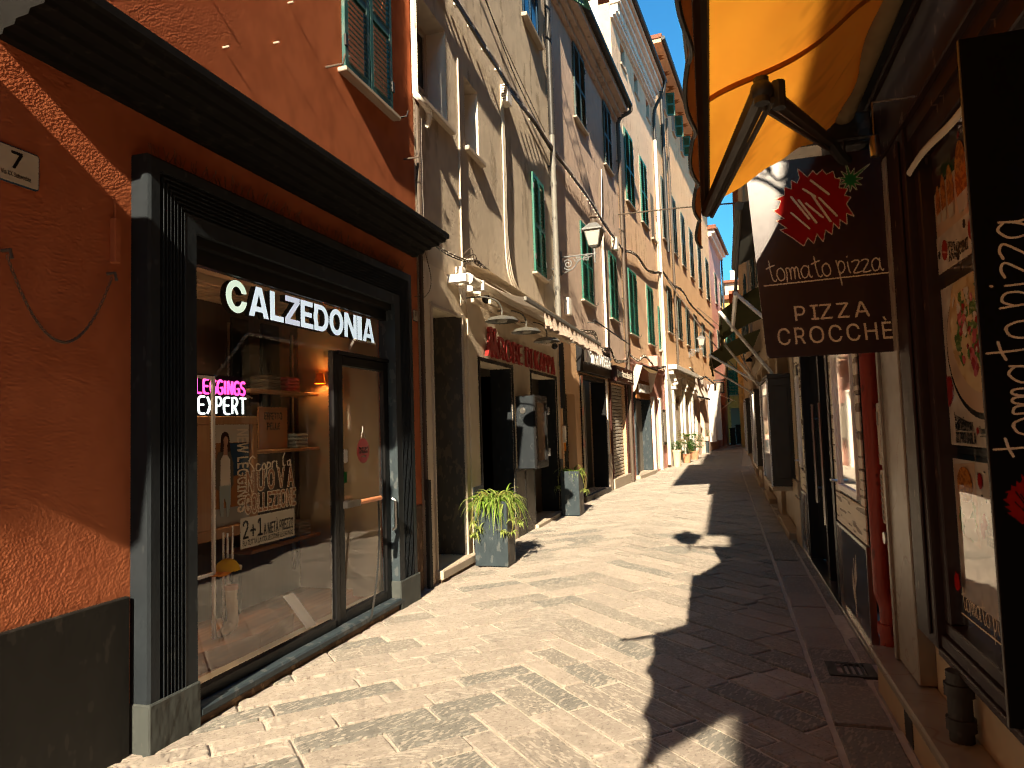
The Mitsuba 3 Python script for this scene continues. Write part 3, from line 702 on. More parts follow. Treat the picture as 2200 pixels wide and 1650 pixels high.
SCR = [[(.32, .95), (.2, 1.05), (.05, .8), (.2, .55), (.28, .3), (.1, 0), (-.05, .05)], [(.55, .6), (.42, .65), (.38, .35), (.52, .28), (.62, .4)], [(.78, .65), (.68, .5), (.72, .3), (.85, .4), (.8, .65)], [(.95, .7), (.9, .3), (.85, -.1)], [(.93, .55), (1.05, .68), (1.08, .45), (.95, .35)], [(1.2, .7), (1.17, .35)], [(1.18, .6), (1.27, .72), (1.33, .7)], [(1.42, .7), (1.42, .4), (1.5, .36)], [(1.85, 1.1), (1.75, .8), (1.78, .42), (1.88, .45)], [(2.12, .7), (2.0, .62), (2.02, .42), (2.14, .5), (2.14, .72), (2.16, .4), (2.24, .45)]]
scr = affinity.affine_transform(strokes(SCR, 0.028), [0.215, 0, 0, 0.13, 3.88, 1.335])
part(wl, 'script', L0, ext(scr, wd, wd + 0.001), 'cream_print')
nu = unary_union([put(text_poly(c, 0.125, True, 0.006, 0.075), 3.86 + 0.112 * i, 1.245) for i, c in enumerate('NUOVA')] + [put(text_poly('COLLEZIONE', 0.115, True, 0.008, 0.56), 3.845, 1.105)])
part(wl, 'outline', L0, ext(nu.buffer(0.004), wd, wd + 0.001), 'cream_print')
part(wl, 'words', L0, ext(nu.buffer(-0.002), wd + 0.0012, wd + 0.002), 'brown_print')
part(wl, 'offer_label', L0, ext(Polygon([(3.80, 0.885), (4.385, 0.885), (4.385, 1.08), (3.80, 1.08)]), wd - 0.001, wd), 'enamel')
part(wl, 'offer_words', L0, ext(unary_union([put(text_poly('2+1', 0.115, False, 0.01, 0.20), 3.825, 0.945), put(text_poly('A METÀ PREZZO', 0.072, True, width=0.335), 4.035, 0.945), put(text_poly('SU TUTTA LA COLLEZIONE LEGGINGS', 0.034, width=0.545), 3.82, 0.90)]), wd + 0.0005, wd + 0.0015), 'black_print')

hp = thing('display_platform', 'six-sided low timber display platform on the shop floor', 'platform')
hexa = Polygon([(3.75, -0.28), (4.25, -0.17), (4.75, -0.25), (4.85, -0.55), (4.35, -0.85), (3.80, -0.62)])
pm = trimesh.creation.extrude_polygon(hexa, 0.13, engine='earcut'); pm.apply_translation((0, 0, 0.101))
part(hp, 'block', L0, pm, 'floor_wood')
def foot(par, s, d, z, h, mat, top):
    prof = [(0.045, 0.0, 0.09, 0.0), (0.055, 0.03, 0.10, 0.03), (0.042, 0.08, 0.03, 0.09), (0.036, 0.13, 0.0, 0.0)]
    pts = [(s - 0.13, d, z + 0.022), (s - 0.07, d, z + 0.035), (s, d, z + 0.055), (s + 0.015, d, z + 0.12), (s + 0.005, d, z + 0.2), (s, d, z + h)]
    part(par, 'sock', L0, tube(spline(pts, 4), np.interp(np.linspace(0, 1, 21), [0, .2, .4, .6, 1], [0.020, 0.034, 0.042, 0.036, 0.043]), 12), mat, 40)
    part(par, 'top', L0, lathe([(0.0, 0.0), (0.046, 0.0), (0.046, 0.03), (0.0, 0.03)], 16, (s, d, z + h)), top)
f1 = thing('sock_form', 'cream patterned sock on a foot form on the display platform', 'display foot')
foot(f1, 4.20, -0.38, 0.232, 0.30, 'sock_cream', 'terracotta')
part(f1, 'print', L0, [box(4.205, 4.235, -0.337, -0.332, 0.46 + 0.03 * k, 0.475 + 0.03 * k) for k in range(2)], 'black_print')
f2 = thing('sock_form', 'dark sock on a foot form behind the cream one', 'display foot')
foot(f2, 4.55, -0.62, 0.232, 0.36, 'near_black', 'sock_cream')
cp = thing('cap', 'yellow and orange peaked cap on a display pole in the shop window', 'cap')
cm = trimesh.creation.icosphere(2, 0.085); cm = cm.slice_plane((0, 0, 0), (0, 0, 1)); cm.apply_translation((4.21, -0.42, 0.66))
part(cp, 'crown', L0, cm, 'cap_yellow', True)
part(cp, 'peak', L0, ext(affinity.scale(Point(4.11, 0.655).buffer(0.07), 1, 0.16), -0.48, -0.36), 'cap_orange')
for k, (s, d, z) in enumerate([(4.21, -0.43, 0.70), (4.20, -0.385, 0.55), (4.55, -0.625, 0.60)]):
    q = thing('display_pole', ['pale pole carrying the yellow cap', 'pale pole above the cream sock', 'pale pole above the dark sock'][k], 'pole')
    obj(q, L0, tube([(s + 0.02, d - 0.04, 0.10 if k == 0 else z + 0.0), (s + 0.02, d - 0.04, 0.92)], 0.008, 6), 'white_board')
lc = thing('price_card', 'white card leaning inside the glass next to the shop door', 'card')
obj(lc, L0, grid(lambda u, v: (4.50 + 0.13 * u + 0.12 * (1 - v), -0.05 - 0.12 * v, 0.16 + 0.26 * v), 1, 1), 'white_board')
ec = thing('counter_card', 'pink brown promotional card standing on the back shelf', 'card')
part(ec, 'card', L0, ext(sbox(5.20, 1.485, 5.62, 1.86), -0.90, -0.89), 'brown_print')
part(ec, 'words', L0, ext(unary_union([put(text_poly('EFFETTO', 0.06, True, width=0.26), 5.28, 1.75), put(text_poly('PELLE', 0.06, True, width=0.19), 5.315, 1.66)]), -0.8895, -0.888), 'black_print')
for k, (s, w, h) in enumerate([(5.35, 0.24, 0.62), (4.95, 0.2, 0.5)]):
    q = thing('hanging_trousers', ['black leggings hanging on the rear rail left of the door', 'second pair of dark leggings hanging on the rear rail'][k], 'clothing')
    obj(q, L0, ext(P2((s, 2.62), (s + w, 2.62), (s + w * 1.1, 2.62 - h * 1.5), (s + w * .62, 2.62 - h * 1.5), (s + w * .5, 2.3), (s + w * .38, 2.62 - h * 1.5), (s - w * .1, 2.62 - h * 1.5)), -0.98, -0.95), 'near_black')

# things on the orange wall
ch = thing('wall_chain', 'rusty chain sagging between two hooks on the orange wall', 'chain')
cs = [(2.25 + 0.55 * u, 0.03, 2.43 + 0.01 * u - 1.44 * u * (1 - u)) for u in np.linspace(0, 1, 56)]
lk = []
for i, (a, b) in enumerate(zip(cs[:-1], cs[1:])):
    a, b = np.array(a), np.array(b); m_, t_ = (a + b) / 2, (b - a) / np.linalg.norm(b - a)
    nn = np.array([0, 1.0, 0]) if i % 2 else np.cross(t_, [0, 1.0, 0])
    ring = [m_ + t_ * 0.0145 * math.cos(q) + nn * 0.006 * math.sin(q) for q in np.linspace(0, 2 * np.pi, 9)]
    lk.append(tube(ring, 0.0022, 4, False))
part(ch, 'links', L0, lk, 'wire_grey', kind='stuff')
part(ch, 'hook', L0, [tube([(2.25, -0.01, 2.45), (2.25, 0.05, 2.45), (2.25, 0.06, 2.41)], 0.008, 6)], 'wire_grey')
part(ch, 'hook', L0, [tube([(2.80, -0.01, 2.46), (2.80, 0.05, 2.46), (2.80, 0.06, 2.42)], 0.008, 6)], 'wire_grey')
def plaque(label, s0, s1, z0, z1, num, sub=None):
    p = thing('house_number', label, 'house number')
    g = sbox(s0, z0, s1, z1).buffer(-0.015).buffer(0.015)
    part(p, 'rim', L0, ext(g, -0.002, 0.008), 'blue_print')
    part(p, 'plate', L0, ext(g.buffer(-0.006), 0.008, 0.011), 'enamel')
    t = [put(text_poly(num, (z1 - z0) * 0.44, True), (s0 + s1) / 2 - (z1 - z0) * 0.14, z0 + (z1 - z0) * 0.42)]
    if sub: t.append(put(text_poly(sub, (z1 - z0) * 0.12, width=(s1 - s0) * 0.62), s0 + (s1 - s0) * 0.19, z0 + (z1 - z0) * 0.18))
    part(p, 'lettering', L0, ext(unary_union(t), 0.011, 0.0125), 'black_print')
plaque('oval cornered enamel house number plate 7 on the orange wall', 2.19, 2.415, 2.765, 2.935, '7', 'Via XX Settembre')
plaque('small enamel house number plate 9 right of the black shop surround', 6.50, 6.61, 2.735, 2.85, '9')
q = thing('cable_cover', 'short orange painted cable cover on the wall left of the shop', 'conduit')
obj(q, L0, [cbox(2.815, 2.855, -0.01, 0.035, 2.52, 2.76, 0.006), tube([(2.835, 0.015, 2.76), (2.83, 0.015, 2.86)], 0.006, 5)], 'orange_plaster')
for k, (s, z) in enumerate([(4.40, 4.86), (3.68, 4.13), (3.30, 4.55), (4.22, 4.45)]):
    q = thing('wall_nail', ['small bracket stub nearest the green shutters on the upper orange wall', 'small bracket stub lowest and leftmost on the upper orange wall', 'small bracket stub cut by the top edge, left of the others', 'small bracket stub between the other stubs on the upper orange wall'][k], 'wall fixing', 'bracket stubs on the orange wall')
    obj(q, L0, [tube([(s, -0.01, z), (s, 0.05, z)], 0.007, 6)], 'stone_sill')
for k, (s, z) in enumerate([(4.92, 4.62), (6.38, 4.38)]):
    q = thing('shutter_hook', ['bent iron shutter hook left of the green shutters on the orange wall', 'iron shutter hook at the right end of the orange wall'][k], 'hook')
    obj(q, L0, [tube([(s, -0.01, z), (s, 0.16, z), (s + 0.02, 0.17, z + 0.09)], 0.009, 6)], 'wire_grey')
shutters(b1, L0, 5.18, 6.09, 4.74, 6.33, 'old_green_paint', 0.0, True, 0.05)

# ------------------------------------------------------------------ the tan house: green door, red-lettered clothes shop
b2 = thing('tan_building', 'tan combed-render house with a dark green door recess and a red lettered clothes shop', 'building')
DOOR, OP1, OP2 = (6.93, 7.87, 0.0, 2.98), (8.42, 9.84, 0.30, 2.48), (10.92, 12.66, 0.0, 2.49)
WA, WB = (6.72, 7.62, 5.22, 6.42), (8.22, 8.75, 5.22, 6.17)
part(b2, 'wall', L0, holes_wall(6.635, 13.04, 3.42, 15.0, [WA, WB], -0.35, 0.0), 'tan_plaster')
part(b2, 'ground_wall', L0, holes_wall(6.70, 8.04, -0.05, 3.417, [DOOR], -0.62, 0.012), 'cream_plaster')
part(b2, 'shop_wall', L0, holes_wall(8.043, 12.93, -0.05, 3.417, [OP1, OP2], -0.30, 0.03), 'cream_plaster')
part(b2, 'roof', L0, box(6.635, 13.04, -6.0, 0.12, 15.003, 15.2), 'roof_tile')
part(b2, 'far_wall', L0, box(13.0, 13.04, -6.0, -0.352, 8.0, 15.0), 'tan_plaster')
part(b2, 'back', L0, [box(6.7, 13.0, -3.0, -2.95, -0.05, 3.4), box(8.045, 8.1, -2.95, -0.302, 0, 3.4), box(12.85, 12.9, -2.95, -0.302, 0, 3.4), box(6.7, 12.9, -2.95, -0.302, 3.25, 3.4), box(8.1, 12.85, -2.95, -0.302, -0.05, 0.03)], 'inside_wall')
# door recess
part(b2, 'door_reveal', L0, [box(7.845, 7.868, -0.61, 0.008, 0.12, 2.975)], 'stone_dark')
part(b2, 'door_trim', L0, [box(6.915, 6.945, -0.02, 0.035, 0.0, 3.0), box(7.862, 7.90, -0.02, 0.03, 0.09, 3.0), box(6.945, 7.862, -0.02, 0.03, 2.955, 2.99)], 'stone_sill')
gdr = part(b2, 'entrance_door', L0, [box(6.9, 7.87, -0.66, -0.60, 0.3, 2.95)], 'door_green', label='dark green panelled entrance door')
part(gdr, 'panel', L0, cbox(7.0, 7.38, -0.60, -0.575, 0.5, 1.35, 0.012), 'door_green')
part(gdr, 'panel', L0, cbox(7.44, 7.82, -0.60, -0.575, 0.5, 1.35, 0.012), 'door_green')
part(gdr, 'panel', L0, cbox(7.0, 7.38, -0.60, -0.575, 1.48, 2.6, 0.012), 'door_green')
part(gdr, 'panel', L0, cbox(7.44, 7.82, -0.60, -0.575, 1.48, 2.6, 0.012), 'door_green')
part(b2, 'doorstep', L0, cbox(6.90, 7.99, -0.62, 0.10, 0.03, 0.125, 0.01), 'stone_sill', label='worn stone doorstep of the green door')
part(b2, 'doorstep_base', L0, box(6.92, 7.96, -0.5, 0.075, -0.05, 0.031), 'rough_brown')
part(b2, 'inner_step', L0, cbox(6.93, 7.84, -0.62, -0.32, 0.125, 0.30, 0.01), 'stone_dark')
# recessed windows
for (s0, s1, z0, z1) in (WA, WB):
    w = part(b2, 'window', L0, cbox(s0 - 0.06, s1 + 0.09, -0.3, 0.07, z0 - 0.06, z0 - 0.002, 0.008), 'stone_sill')
    part(w, 'reveal', L0, [box(s1 - 0.004, s1 - 0.001, -0.35, -0.005, z0, z1), box(s0 + 0.001, s0 + 0.004, -0.35, -0.005, z0, z1)], 'white_plaster')
    part(w, 'casement', L0, [box(s0 + 0.005, s0 + 0.07, -0.30, -0.25, z0, z1), box(s1 - 0.07, s1 - 0.005, -0.30, -0.25, z0, z1), box(s0 + 0.07, s1 - 0.07, -0.30, -0.25, z0, z0 + 0.07), box(s0 + 0.07, s1 - 0.07, -0.30, -0.25, z1 - 0.07, z1), box((s0 + s1) / 2 - 0.04, (s0 + s1) / 2 + 0.04, -0.30, -0.245, z0 + 0.07, z1 - 0.07), box(s0 + 0.07, s1 - 0.07, -0.295, -0.255, z0 + 0.42, z0 + 0.46)], 'stone_sill')
    part(w, 'pane', L0, box(s0 + 0.05, s1 - 0.05, -0.285, -0.275, z0 + 0.05, z1 - 0.05), 'dark_gloss')
shutters(b2, L0, 11.43, 12.20, 4.28, 6.02, 'green_paint', 0.015)
tw = part(b2, 'window', L0, cbox(11.2, 12.4, -0.05, 0.1, 8.68, 8.75), 'stone_sill')
part(tw, 'pane', L0, box(11.27, 12.32, 0.002, 0.012, 8.76, 10.4), 'dark_gloss')
part(tw, 'frame', L0, [box(11.27, 11.35, 0.012, 0.03, 8.76, 10.4), box(11.75, 11.83, 0.012, 0.03, 8.76, 10.4), box(12.24, 12.32, 0.012, 0.03, 8.76, 10.4)], 'blue_print')
sm = shutter_leaf(11.27, 12.32, 0.0, 1.25, 0.0, 0.062)
vv = sm.vertices.copy(); zz, dd = vv[:, 2].copy(), vv[:, 1].copy()
vv[:, 1] = 0.05 + zz * math.sin(0.85) + dd; vv[:, 2] = 10.05 - zz * math.cos(0.85)
part(tw, 'raised_shutter', L0, trimesh.Trimesh(vv, sm.faces, process=False), 'green_paint', label='green shutter propped outward over the top window')
# shop openings
for (s0, s1, z0, z1), nm in ((OP1, 'shop_window'), (OP2, 'shop_entrance')):
    o = part(b2, nm, L0, [box(s0 - 0.05, s0, -0.02, 0.045, z0, z1 + 0.05), box(s1, s1 + 0.05, -0.02, 0.045, z0, z1 + 0.05), box(s0, s1, -0.02, 0.045, z1 + 0.002, z1 + 0.05)], 'black_frame')
    part(o, 'reveal', L0, [box(s1 - 0.006, s1 - 0.002, -0.30, 0.02, z0, z1)], 'slate_paint')
    part(o, 'folded_door', L0, [box(s0 + 0.02, s0 + 0.07, -0.95, -0.30, z0 + 0.03, z1 - 0.02)], 'black_frame')
    part(o, 'glass_leaf', L0, grid(lambda u, v: (s0 + 0.25 + 0.3 * u, -0.32 - 0.35 * u, z0 + 0.05 + (z1 - z0 - 0.35) * v), 1, 1), 'window_glass')
    part(o, 'leaf_frame', L0, [tube([(s0 + 0.55, -0.67, z0 + 0.05), (s0 + 0.55, -0.67, z1 - 0.3)], 0.02, 4), tube([(s0 + 0.25, -0.32, z0 + 0.05), (s0 + 0.25, -0.32, z1 - 0.3)], 0.02, 4)], 'lamp_grey')
part(b2, 'dado', L0, box(9.90, 10.86, 0.031, 0.045, 0.0, 1.0), 'brown_metal', label='brown panelled dado under the display case')
part(b2, 'dado_joint', L0, [box(10.34, 10.36, 0.045, 0.052, 0.0, 1.0), box(9.9, 10.86, 0.045, 0.052, 0.96, 1.0)], 'black_frame')
part(b2, 'dado', L0, box(12.70, 12.92, 0.031, 0.06, 0.0, 1.0), 'stone_dark')
part(b2, 'dado', L0, box(8.05, 8.36, 0.031, 0.05, 0.0, 0.9), 'slate_paint')
part(b2, 'threshold', L0, cbox(10.85, 12.72, -0.3, 0.10, -0.02, 0.055, 0.01), 'stone_sill')
# display case
dc = thing('display_case', 'blue grey metal display case hung on the wall between the clothes shop openings', 'display case')
part(dc, 'side', L0, cbox(10.0, 10.06, 0.03, 0.30, 1.0, 2.08, 0.006), 'slate_paint')
part(dc, 'box', L0, [box(10.061, 10.07, 0.03, 0.29, 1.06, 2.02), box(10.66, 10.72, 0.03, 0.30, 1.0, 2.08), box(10.06, 10.66, 0.03, 0.29, 1.0, 1.06), box(10.06, 10.66, 0.03, 0.29, 2.02, 2.08), box(10.06, 10.66, 0.031, 0.05, 1.06, 2.02)], 'zinc')
part(dc, 'door_frame', L0, [box(9.99, 10.07, 0.301, 0.33, 0.99, 2.09), box(10.65, 10.73, 0.301, 0.33, 0.99, 2.09), box(10.07, 10.65, 0.301, 0.33, 0.99, 1.10), box(10.07, 10.65, 0.301, 0.33, 1.98, 2.09)], 'black_frame')
part(dc, 'pane', L0, grid(lambda u, v: (10.07 + 0.58 * u, 0.315, 1.10 + 0.88 * v), 1, 1), 'window_glass')
part(dc, 'vent', L0, [tube([(9.985, 0.14, 1.86), (10.0, 0.14, 1.86)], 0.045, 14), tube([(9.978, 0.14, 1.86), (9.99, 0.14, 1.86)], 0.03, 14)], 'steel')
part(dc, 'hinge', L0, [box(10.72, 10.75, 0.30, 0.36, z, z + 0.12) for z in (1.15, 1.8)], 'steel')
part(dc, 'contents', L0, ext(sbox(10.15, 1.15, 10.55, 1.9), 0.055, 0.06), 'brown_print')
# red letters
rs = thing('robe_sign', 'raised dark red shop lettering with a two-figure emblem on the cream wall', 'sign')
FIG = unary_union([Point(.36, .90).buffer(.115), P2((.27, .80), (.42, .80), (.46, .55), (.56, .30), (.60, .06), (.52, 0), (.36, .22), (.16, .02), (0, 0), (.20, .38), (.24, .55)), Point(.68, .90).buffer(.115), P2((.60, .80), (.76, .80), (.80, .55), (.86, .38), (1.06, 0), (.90, .02), (.70, .22), (.54, 0), (.46, .08), (.52, .34), (.58, .55))])
part(rs, 'emblem', L0, ext(affinity.affine_transform(FIG, [0.50, 0, 0, 0.40, 8.58, 2.555]), 0.05, 0.10), 'red_letter')
x = 9.16
for word, wd_ in (('ROBE', 1.22), ('DI', 0.42), ('KAPPA', 1.45)):
    ws = {'R': 1, 'O': 1.15, 'B': .92, 'E': .8, 'D': 1.05, 'I': .35, 'K': .95, 'A': 1.0, 'P': .85}
    tt = sum(ws[c] for c in word)
    for c in word:
        w = wd_ * ws[c] / tt
        part(rs, 'letter', L0, ext(put(text_poly(c, 0.31, False, 0.006, w * 0.80), x, 2.565), 0.045, 0.078), 'red_letter')
        x += w
    x += 0.15
part(rs, 'stud', L0, [tube([(s, 0.02, z), (s, 0.06, z)], 0.006, 4) for s in np.arange(8.7, 12.5, 0.25) for z in (2.62, 2.8)], 'steel', kind='stuff')
# three dish lamps
for k, s in enumerate((7.96, 9.04, 10.18)):
    d_ = 0.50
    q = thing('dish_lamp', ['grey dish lamp over the emblem of the clothes shop', 'middle grey dish lamp over the clothes shop letters', 'grey dish lamp over the last letters of the clothes shop'][k], 'lamp', 'dish lamps over the clothes shop')
    z = 2.89
    part(q, 'dish', L0, lathe([(0.0, 0.075), (0.04, 0.07), (0.15, 0.045), (0.205, 0.0), (0.198, -0.004), (0.14, 0.032), (0.0, 0.05)], 24, (s, d_, z)), 'lamp_grey', 40)
    part(q, 'bulb', L0, lathe([(0.0, -0.012), (0.06, -0.008), (0.07, 0.02), (0.0, 0.03)], 14, (s, d_, z + 0.0)), 'frosted', 40)
    part(q, 'arm', L0, tube(spline([(s, d_, z + 0.07), (s, d_, z + 0.16), (s - 0.06, d_ - 0.05, z + 0.25), (s - 0.1, d_ - 0.22, z + 0.30), (s - 0.1, 0.02, z + 0.30)], 5), 0.010, 6), 'lamp_grey')
cam_ = thing('security_camera', 'black dome camera under the left end of the white awning', 'camera')
part(cam_, 'dome', L0, trimesh.Trimesh(trimesh.creation.icosphere(2, 0.055).vertices + [8.28, 0.20, 3.24], trimesh.creation.icosphere(2, 0.055).faces, process=False), 'dark_gloss', True)
part(cam_, 'arm', L0, [tube([(8.15, 0.02, 3.33), (8.22, 0.18, 3.30)], 0.02, 8), box(8.2, 8.36, 0.12, 0.26, 3.28, 3.31)], 'pipe_white')
cam2 = thing('security_camera', 'black dome camera under the striped end of the awning valance', 'camera')
part(cam2, 'dome', L0, trimesh.Trimesh(trimesh.creation.icosphere(2, 0.055).vertices + [11.75, 0.25, 3.0], trimesh.creation.icosphere(2, 0.055).faces, process=False), 'dark_gloss', True)
part(cam2, 'arm', L0, [tube([(11.75, 0.02, 3.06), (11.75, 0.2, 3.03)], 0.02, 8)], 'pipe_white')
# retracted awning
aw = thing('white_awning', 'half retracted cream awning over the clothes shop with a sunlit roll and long valance', 'awning')
part(aw, 'cover', L0, [grid(lambda u, v: (8.05 + 4.4 * u, 0.01 + 0.30 * v, 3.66 - 0.10 * v - 0.02 * u), 8, 1), box(8.05, 12.45, 0.0, 0.02, 3.60, 3.66)], 'cream_plaster')
part(aw, 'roller', L0, tube([(7.62, 0.22, 3.36), (12.9, 0.24, 3.40)], 0.055, 14), 'white_canvas', 40)
part(aw, 'loose_flap', L0, grid(lambda u, v: (8.2 + 2.3 * u, 0.26 + 0.30 * u * v + 0.02, 3.44 - 0.02 * u - 0.16 * u * v), 12, 5), 'white_canvas', True, label='bright sunlit flap of the awning canvas')
part(aw, 'end_cap', L0, tube([(7.56, 0.22, 3.36), (7.63, 0.22, 3.36)], 0.07, 16), 'white_metal', 40)
part(aw, 'end_bracket', L0, [box(7.45, 7.57, 0.0, 0.24, 3.31, 3.40), box(7.9, 7.95, 0.0, 0.3, 3.28, 3.40)], 'white_metal')
part(aw, 'canopy', L0, grid(lambda u, v: (7.75 + 1.0 * v * (1 - u) + (14.35 - 7.75) * u, 0.24 + 0.36 * v, 3.41 - 0.10 * v - 0.05 * math.sin(3.14 * v) + 0.015 * math.sin(u * 37)), 60, 6), 'beige_canvas', True)
part(aw, 'front_bar', L0, cbox(8.65, 14.38, 0.585, 0.625, 3.25, 3.31, 0.008), 'pipe_grey')
part(aw, 'lower_bar', L0, [cbox(8.1, 12.8, 0.28, 0.32, 3.14, 3.20, 0.008), cbox(8.0, 12.8, 0.09, 0.13, 3.16, 3.22, 0.008)], 'cream_plaster')
part(aw, 'valance', L0, grid(lambda u, v: (9.6 + 4.75 * u, 0.60 + 0.06 * v * math.sin(u * 105 + 1.8 * math.sin(u * 23)) + 0.03 * v, 3.30 - 0.25 * v - 0.03 * v * abs(math.sin(u * 52))), 300, 5), 'valance_canvas', True, label='rippled valance hanging from the awning front bar')
part(aw, 'arm', L0, tube([(13.6, 0.02, 3.32), (14.2, 0.30, 3.28), (14.3, 0.6, 3.28)], 0.018, 6), 'pipe_grey')
jb = thing('junction_box', 'sunlit white junction boxes with loose cables at the left end of the awning', 'junction box')
part(jb, 'box', L0, cbox(7.70, 7.78, 0.01, 0.10, 3.32, 3.55, 0.01), 'pipe_white')
part(jb, 'box', L0, cbox(7.80, 7.87, 0.01, 0.09, 3.36, 3.56, 0.01), 'pipe_white')
for k in range(6):
    s = 7.68 + 0.04 * k
    part(jb, 'loose_cable', L0, tube(spline([(s, 0.05, 3.34), (s - 0.03, 0.09, 3.2 - 0.03 * (k % 3)), (s + 0.03, 0.07, 3.08 + 0.02 * k), (s + 0.06, 0.05, 3.28)], 6), 0.006, 5), 'cable_white')
mb = thing('meter_box', 'white slotted wiring box high on the tan wall above the bundle of cables', 'junction box')
part(mb, 'box', L0, cbox(9.80, 10.02, 0.0, 0.12, 6.52, 6.80, 0.01), 'pipe_white')
part(mb, 'slot', L0, [box(9.798, 9.806, 0.03, 0.09, 6.56 + 0.04 * k, 6.575 + 0.04 * k) for k in range(6)], 'wire_grey')
pq = thing('door_plate', 'small enamel plate on the wall right of the green door', 'plaque')
obj(pq, L0, box(7.925, 7.995, 0.012, 0.022, 2.80, 2.90), 'enamel')

# cables, conduits and pipes on the two near houses
def cable(label, pts, r, mat, name='cable', group=None, fr=L0, n=6, k=8):
    q = thing(name, label, 'cable' if 'cable' in name else 'pipe', group)
    obj(q, fr, tube(spline(pts, k) if len(pts) > 2 else pts, r, n), mat, 40)
    return q
for k in range(3):
    cable(['white cable hanging at the left of the bundle below the wiring box', 'white cable in the middle of the bundle below the wiring box', 'white cable at the right of the bundle below the wiring box'][k], [(9.78 + 0.05 * k, 0.02, 6.62), (9.76 + 0.05 * k, 0.03, 5.6), (9.75 + 0.055 * k, 0.025, 4.5), (9.74 + 0.11 * k, 0.05, 3.95), (9.92 + 0.17 * k, 0.07, 3.70)], 0.013, 'cable_white', 'hanging_cable')
cable('thin conduit running down the tan wall left of the small window', [(7.97, 0.015, 6.26), (7.96, 0.018, 5.4), (7.94, 0.015, 4.6), (7.93, 0.018, 4.0), (7.93, 0.02, 3.55)], 0.012, 'cable_white', 'conduit')
cable('white corner pipe running up the right edge of the orange house', [(6.585, 0.05, 5.15), (6.585, 0.05, 14.8)], 0.035, 'pipe_white', 'corner_pipe')
cable('short elbow pipe crossing from the orange house to the tan house', [(6.585, 0.05, 5.15), (6.60, 0.09, 5.10), (6.80, 0.10, 5.06), (6.86, 0.08, 4.98), (6.88, 0.04, 4.92)], 0.035, 'pipe_white', 'elbow_pipe')
cable('slim brown pipe in the corner between the orange and tan houses', [(6.67, 0.03, 0.9), (6.67, 0.03, 14.8)], 0.025, 'cable_brown', 'slim_pipe')
cable('white pipe in the corner below the elbow pipe', [(6.72, 0.03, 3.6), (6.72, 0.03, 4.95)], 0.022, 'pipe_white', 'lower_pipe')
cable('grey pipe stub beside the crumbling corner by the green door', [(6.67, 0.05, 0.0), (6.67, 0.05, 1.1)], 0.035, 'pipe_dark', 'pipe_stub')
def bundle(label, pts, r=0.02, fr=L0, mats=('cable_black', 'cable_brown', 'cable_brown', 'cable_white'), n_=4, name='cable_bundle', clip=14):
    q = thing(name, label, 'cable')
    for j in range(n_):
        pp = spline([(s, d + rng.uniform(0, r * 1.2), z + (j - n_ / 2) * r * 0.75) for s, d, z in pts], 8)
        pp[:, 2] += np.sin(pp[:, 0] * (2.3 + j) + j) * r * 0.5
        part(q, 'strand', fr, tube(pp, r * 0.55, 5), mats[j % len(mats)], 40)
    pp = spline(pts, 8)
    part(q, 'clips', fr, clips(pp, clip, r * 1.2), 'pipe_white', kind='stuff')
    return q
bundle('heavy bundle of black cables running along the tan wall past the wiring box', [(6.7, 0.06, 6.95), (7.89, 0.07, 6.90), (9.94, 0.09, 6.82), (11.4, 0.07, 6.92), (12.9, 0.08, 6.95)], 0.034)
cable('thin sagging wire above the heavy cable bundle on the tan wall', [(8.6, 0.04, 7.9), (10.5, 0.05, 7.25), (12.6, 0.06, 6.98)], 0.008, 'cable_black', 'thin_cable')
cable('second thin wire crossing the upper tan wall', [(7.2, 0.03, 8.3), (9.5, 0.04, 7.6), (12.4, 0.06, 7.1)], 0.007, 'cable_brown', 'thin_cable')
bundle('low brown cables sagging from the black cornice to the awning', [(6.58, 0.05, 3.70), (7.2, 0.06, 3.63), (7.93, 0.05, 3.68), (8.3, 0.05, 3.75), (9.0, 0.03, 3.74)], 0.014, n_=3)
for k in range(4):
    s = 7.95 + 0.12 * k
    cable(f'tangled brown wire end {["nearest the corner", "second from the corner", "third from the corner", "farthest from the corner"][k]} above the awning cover', [(s, 0.03, 3.75), (s + 0.15, 0.08, 3.86 - 0.05 * k), (s + 0.32, 0.05, 3.78), (s + 0.2, 0.09, 3.70), (s + 0.5, 0.04, 3.72)], 0.006, 'cable_brown', 'wire_end')
cable('thin wire loop hanging by the red corner above the green door', [(6.55, 0.1, 3.58), (6.72, 0.12, 3.2), (6.62, 0.10, 3.0), (6.45, 0.05, 2.97)], 0.004, 'cable_brown', 'wire_loop')

def downpipe(label, fr, s, d, z0, z1, r, mat, name='drainpipe', joints=2.0):
    q = thing(name, label, 'drainpipe')
    part(q, 'pipe', fr, tube([(s, d, z0), (s, d, z1)], r, 12), mat, 40)
    part(q, 'collars', fr, [tube([(s, d, z), (s, d, z + 0.09)], r * 1.14, 12) for z in np.arange(z0 + 0.8, z1 - 0.2, joints)], mat, 40, kind='stuff')
    part(q, 'brackets', fr, [box(s - 0.012, s + 0.012, 0.0, d + r + 0.01, z - 0.015, z + 0.015) for z in np.arange(z0 + 1.2, z1 - 0.2, joints)], 'pipe_dark', kind='stuff')
    return q
dp = downpipe('grey drainpipe between the tan house and the pinkish brown house', L0, 12.80, 0.10, 3.4, 7.2, 0.055, 'pipe_grey')
part(dp, 'upper_pipe', L0, tube([(12.80, 0.10, 7.2), (12.80, 0.10, 14.8)], 0.062, 12), 'pipe_dark', 40)
downpipe('short black drainpipe at the end of the clothes shop front', L0, 12.97, 0.09, 1.95, 3.2, 0.05, 'pipe_dark', 'black_drainpipe', 0.9)

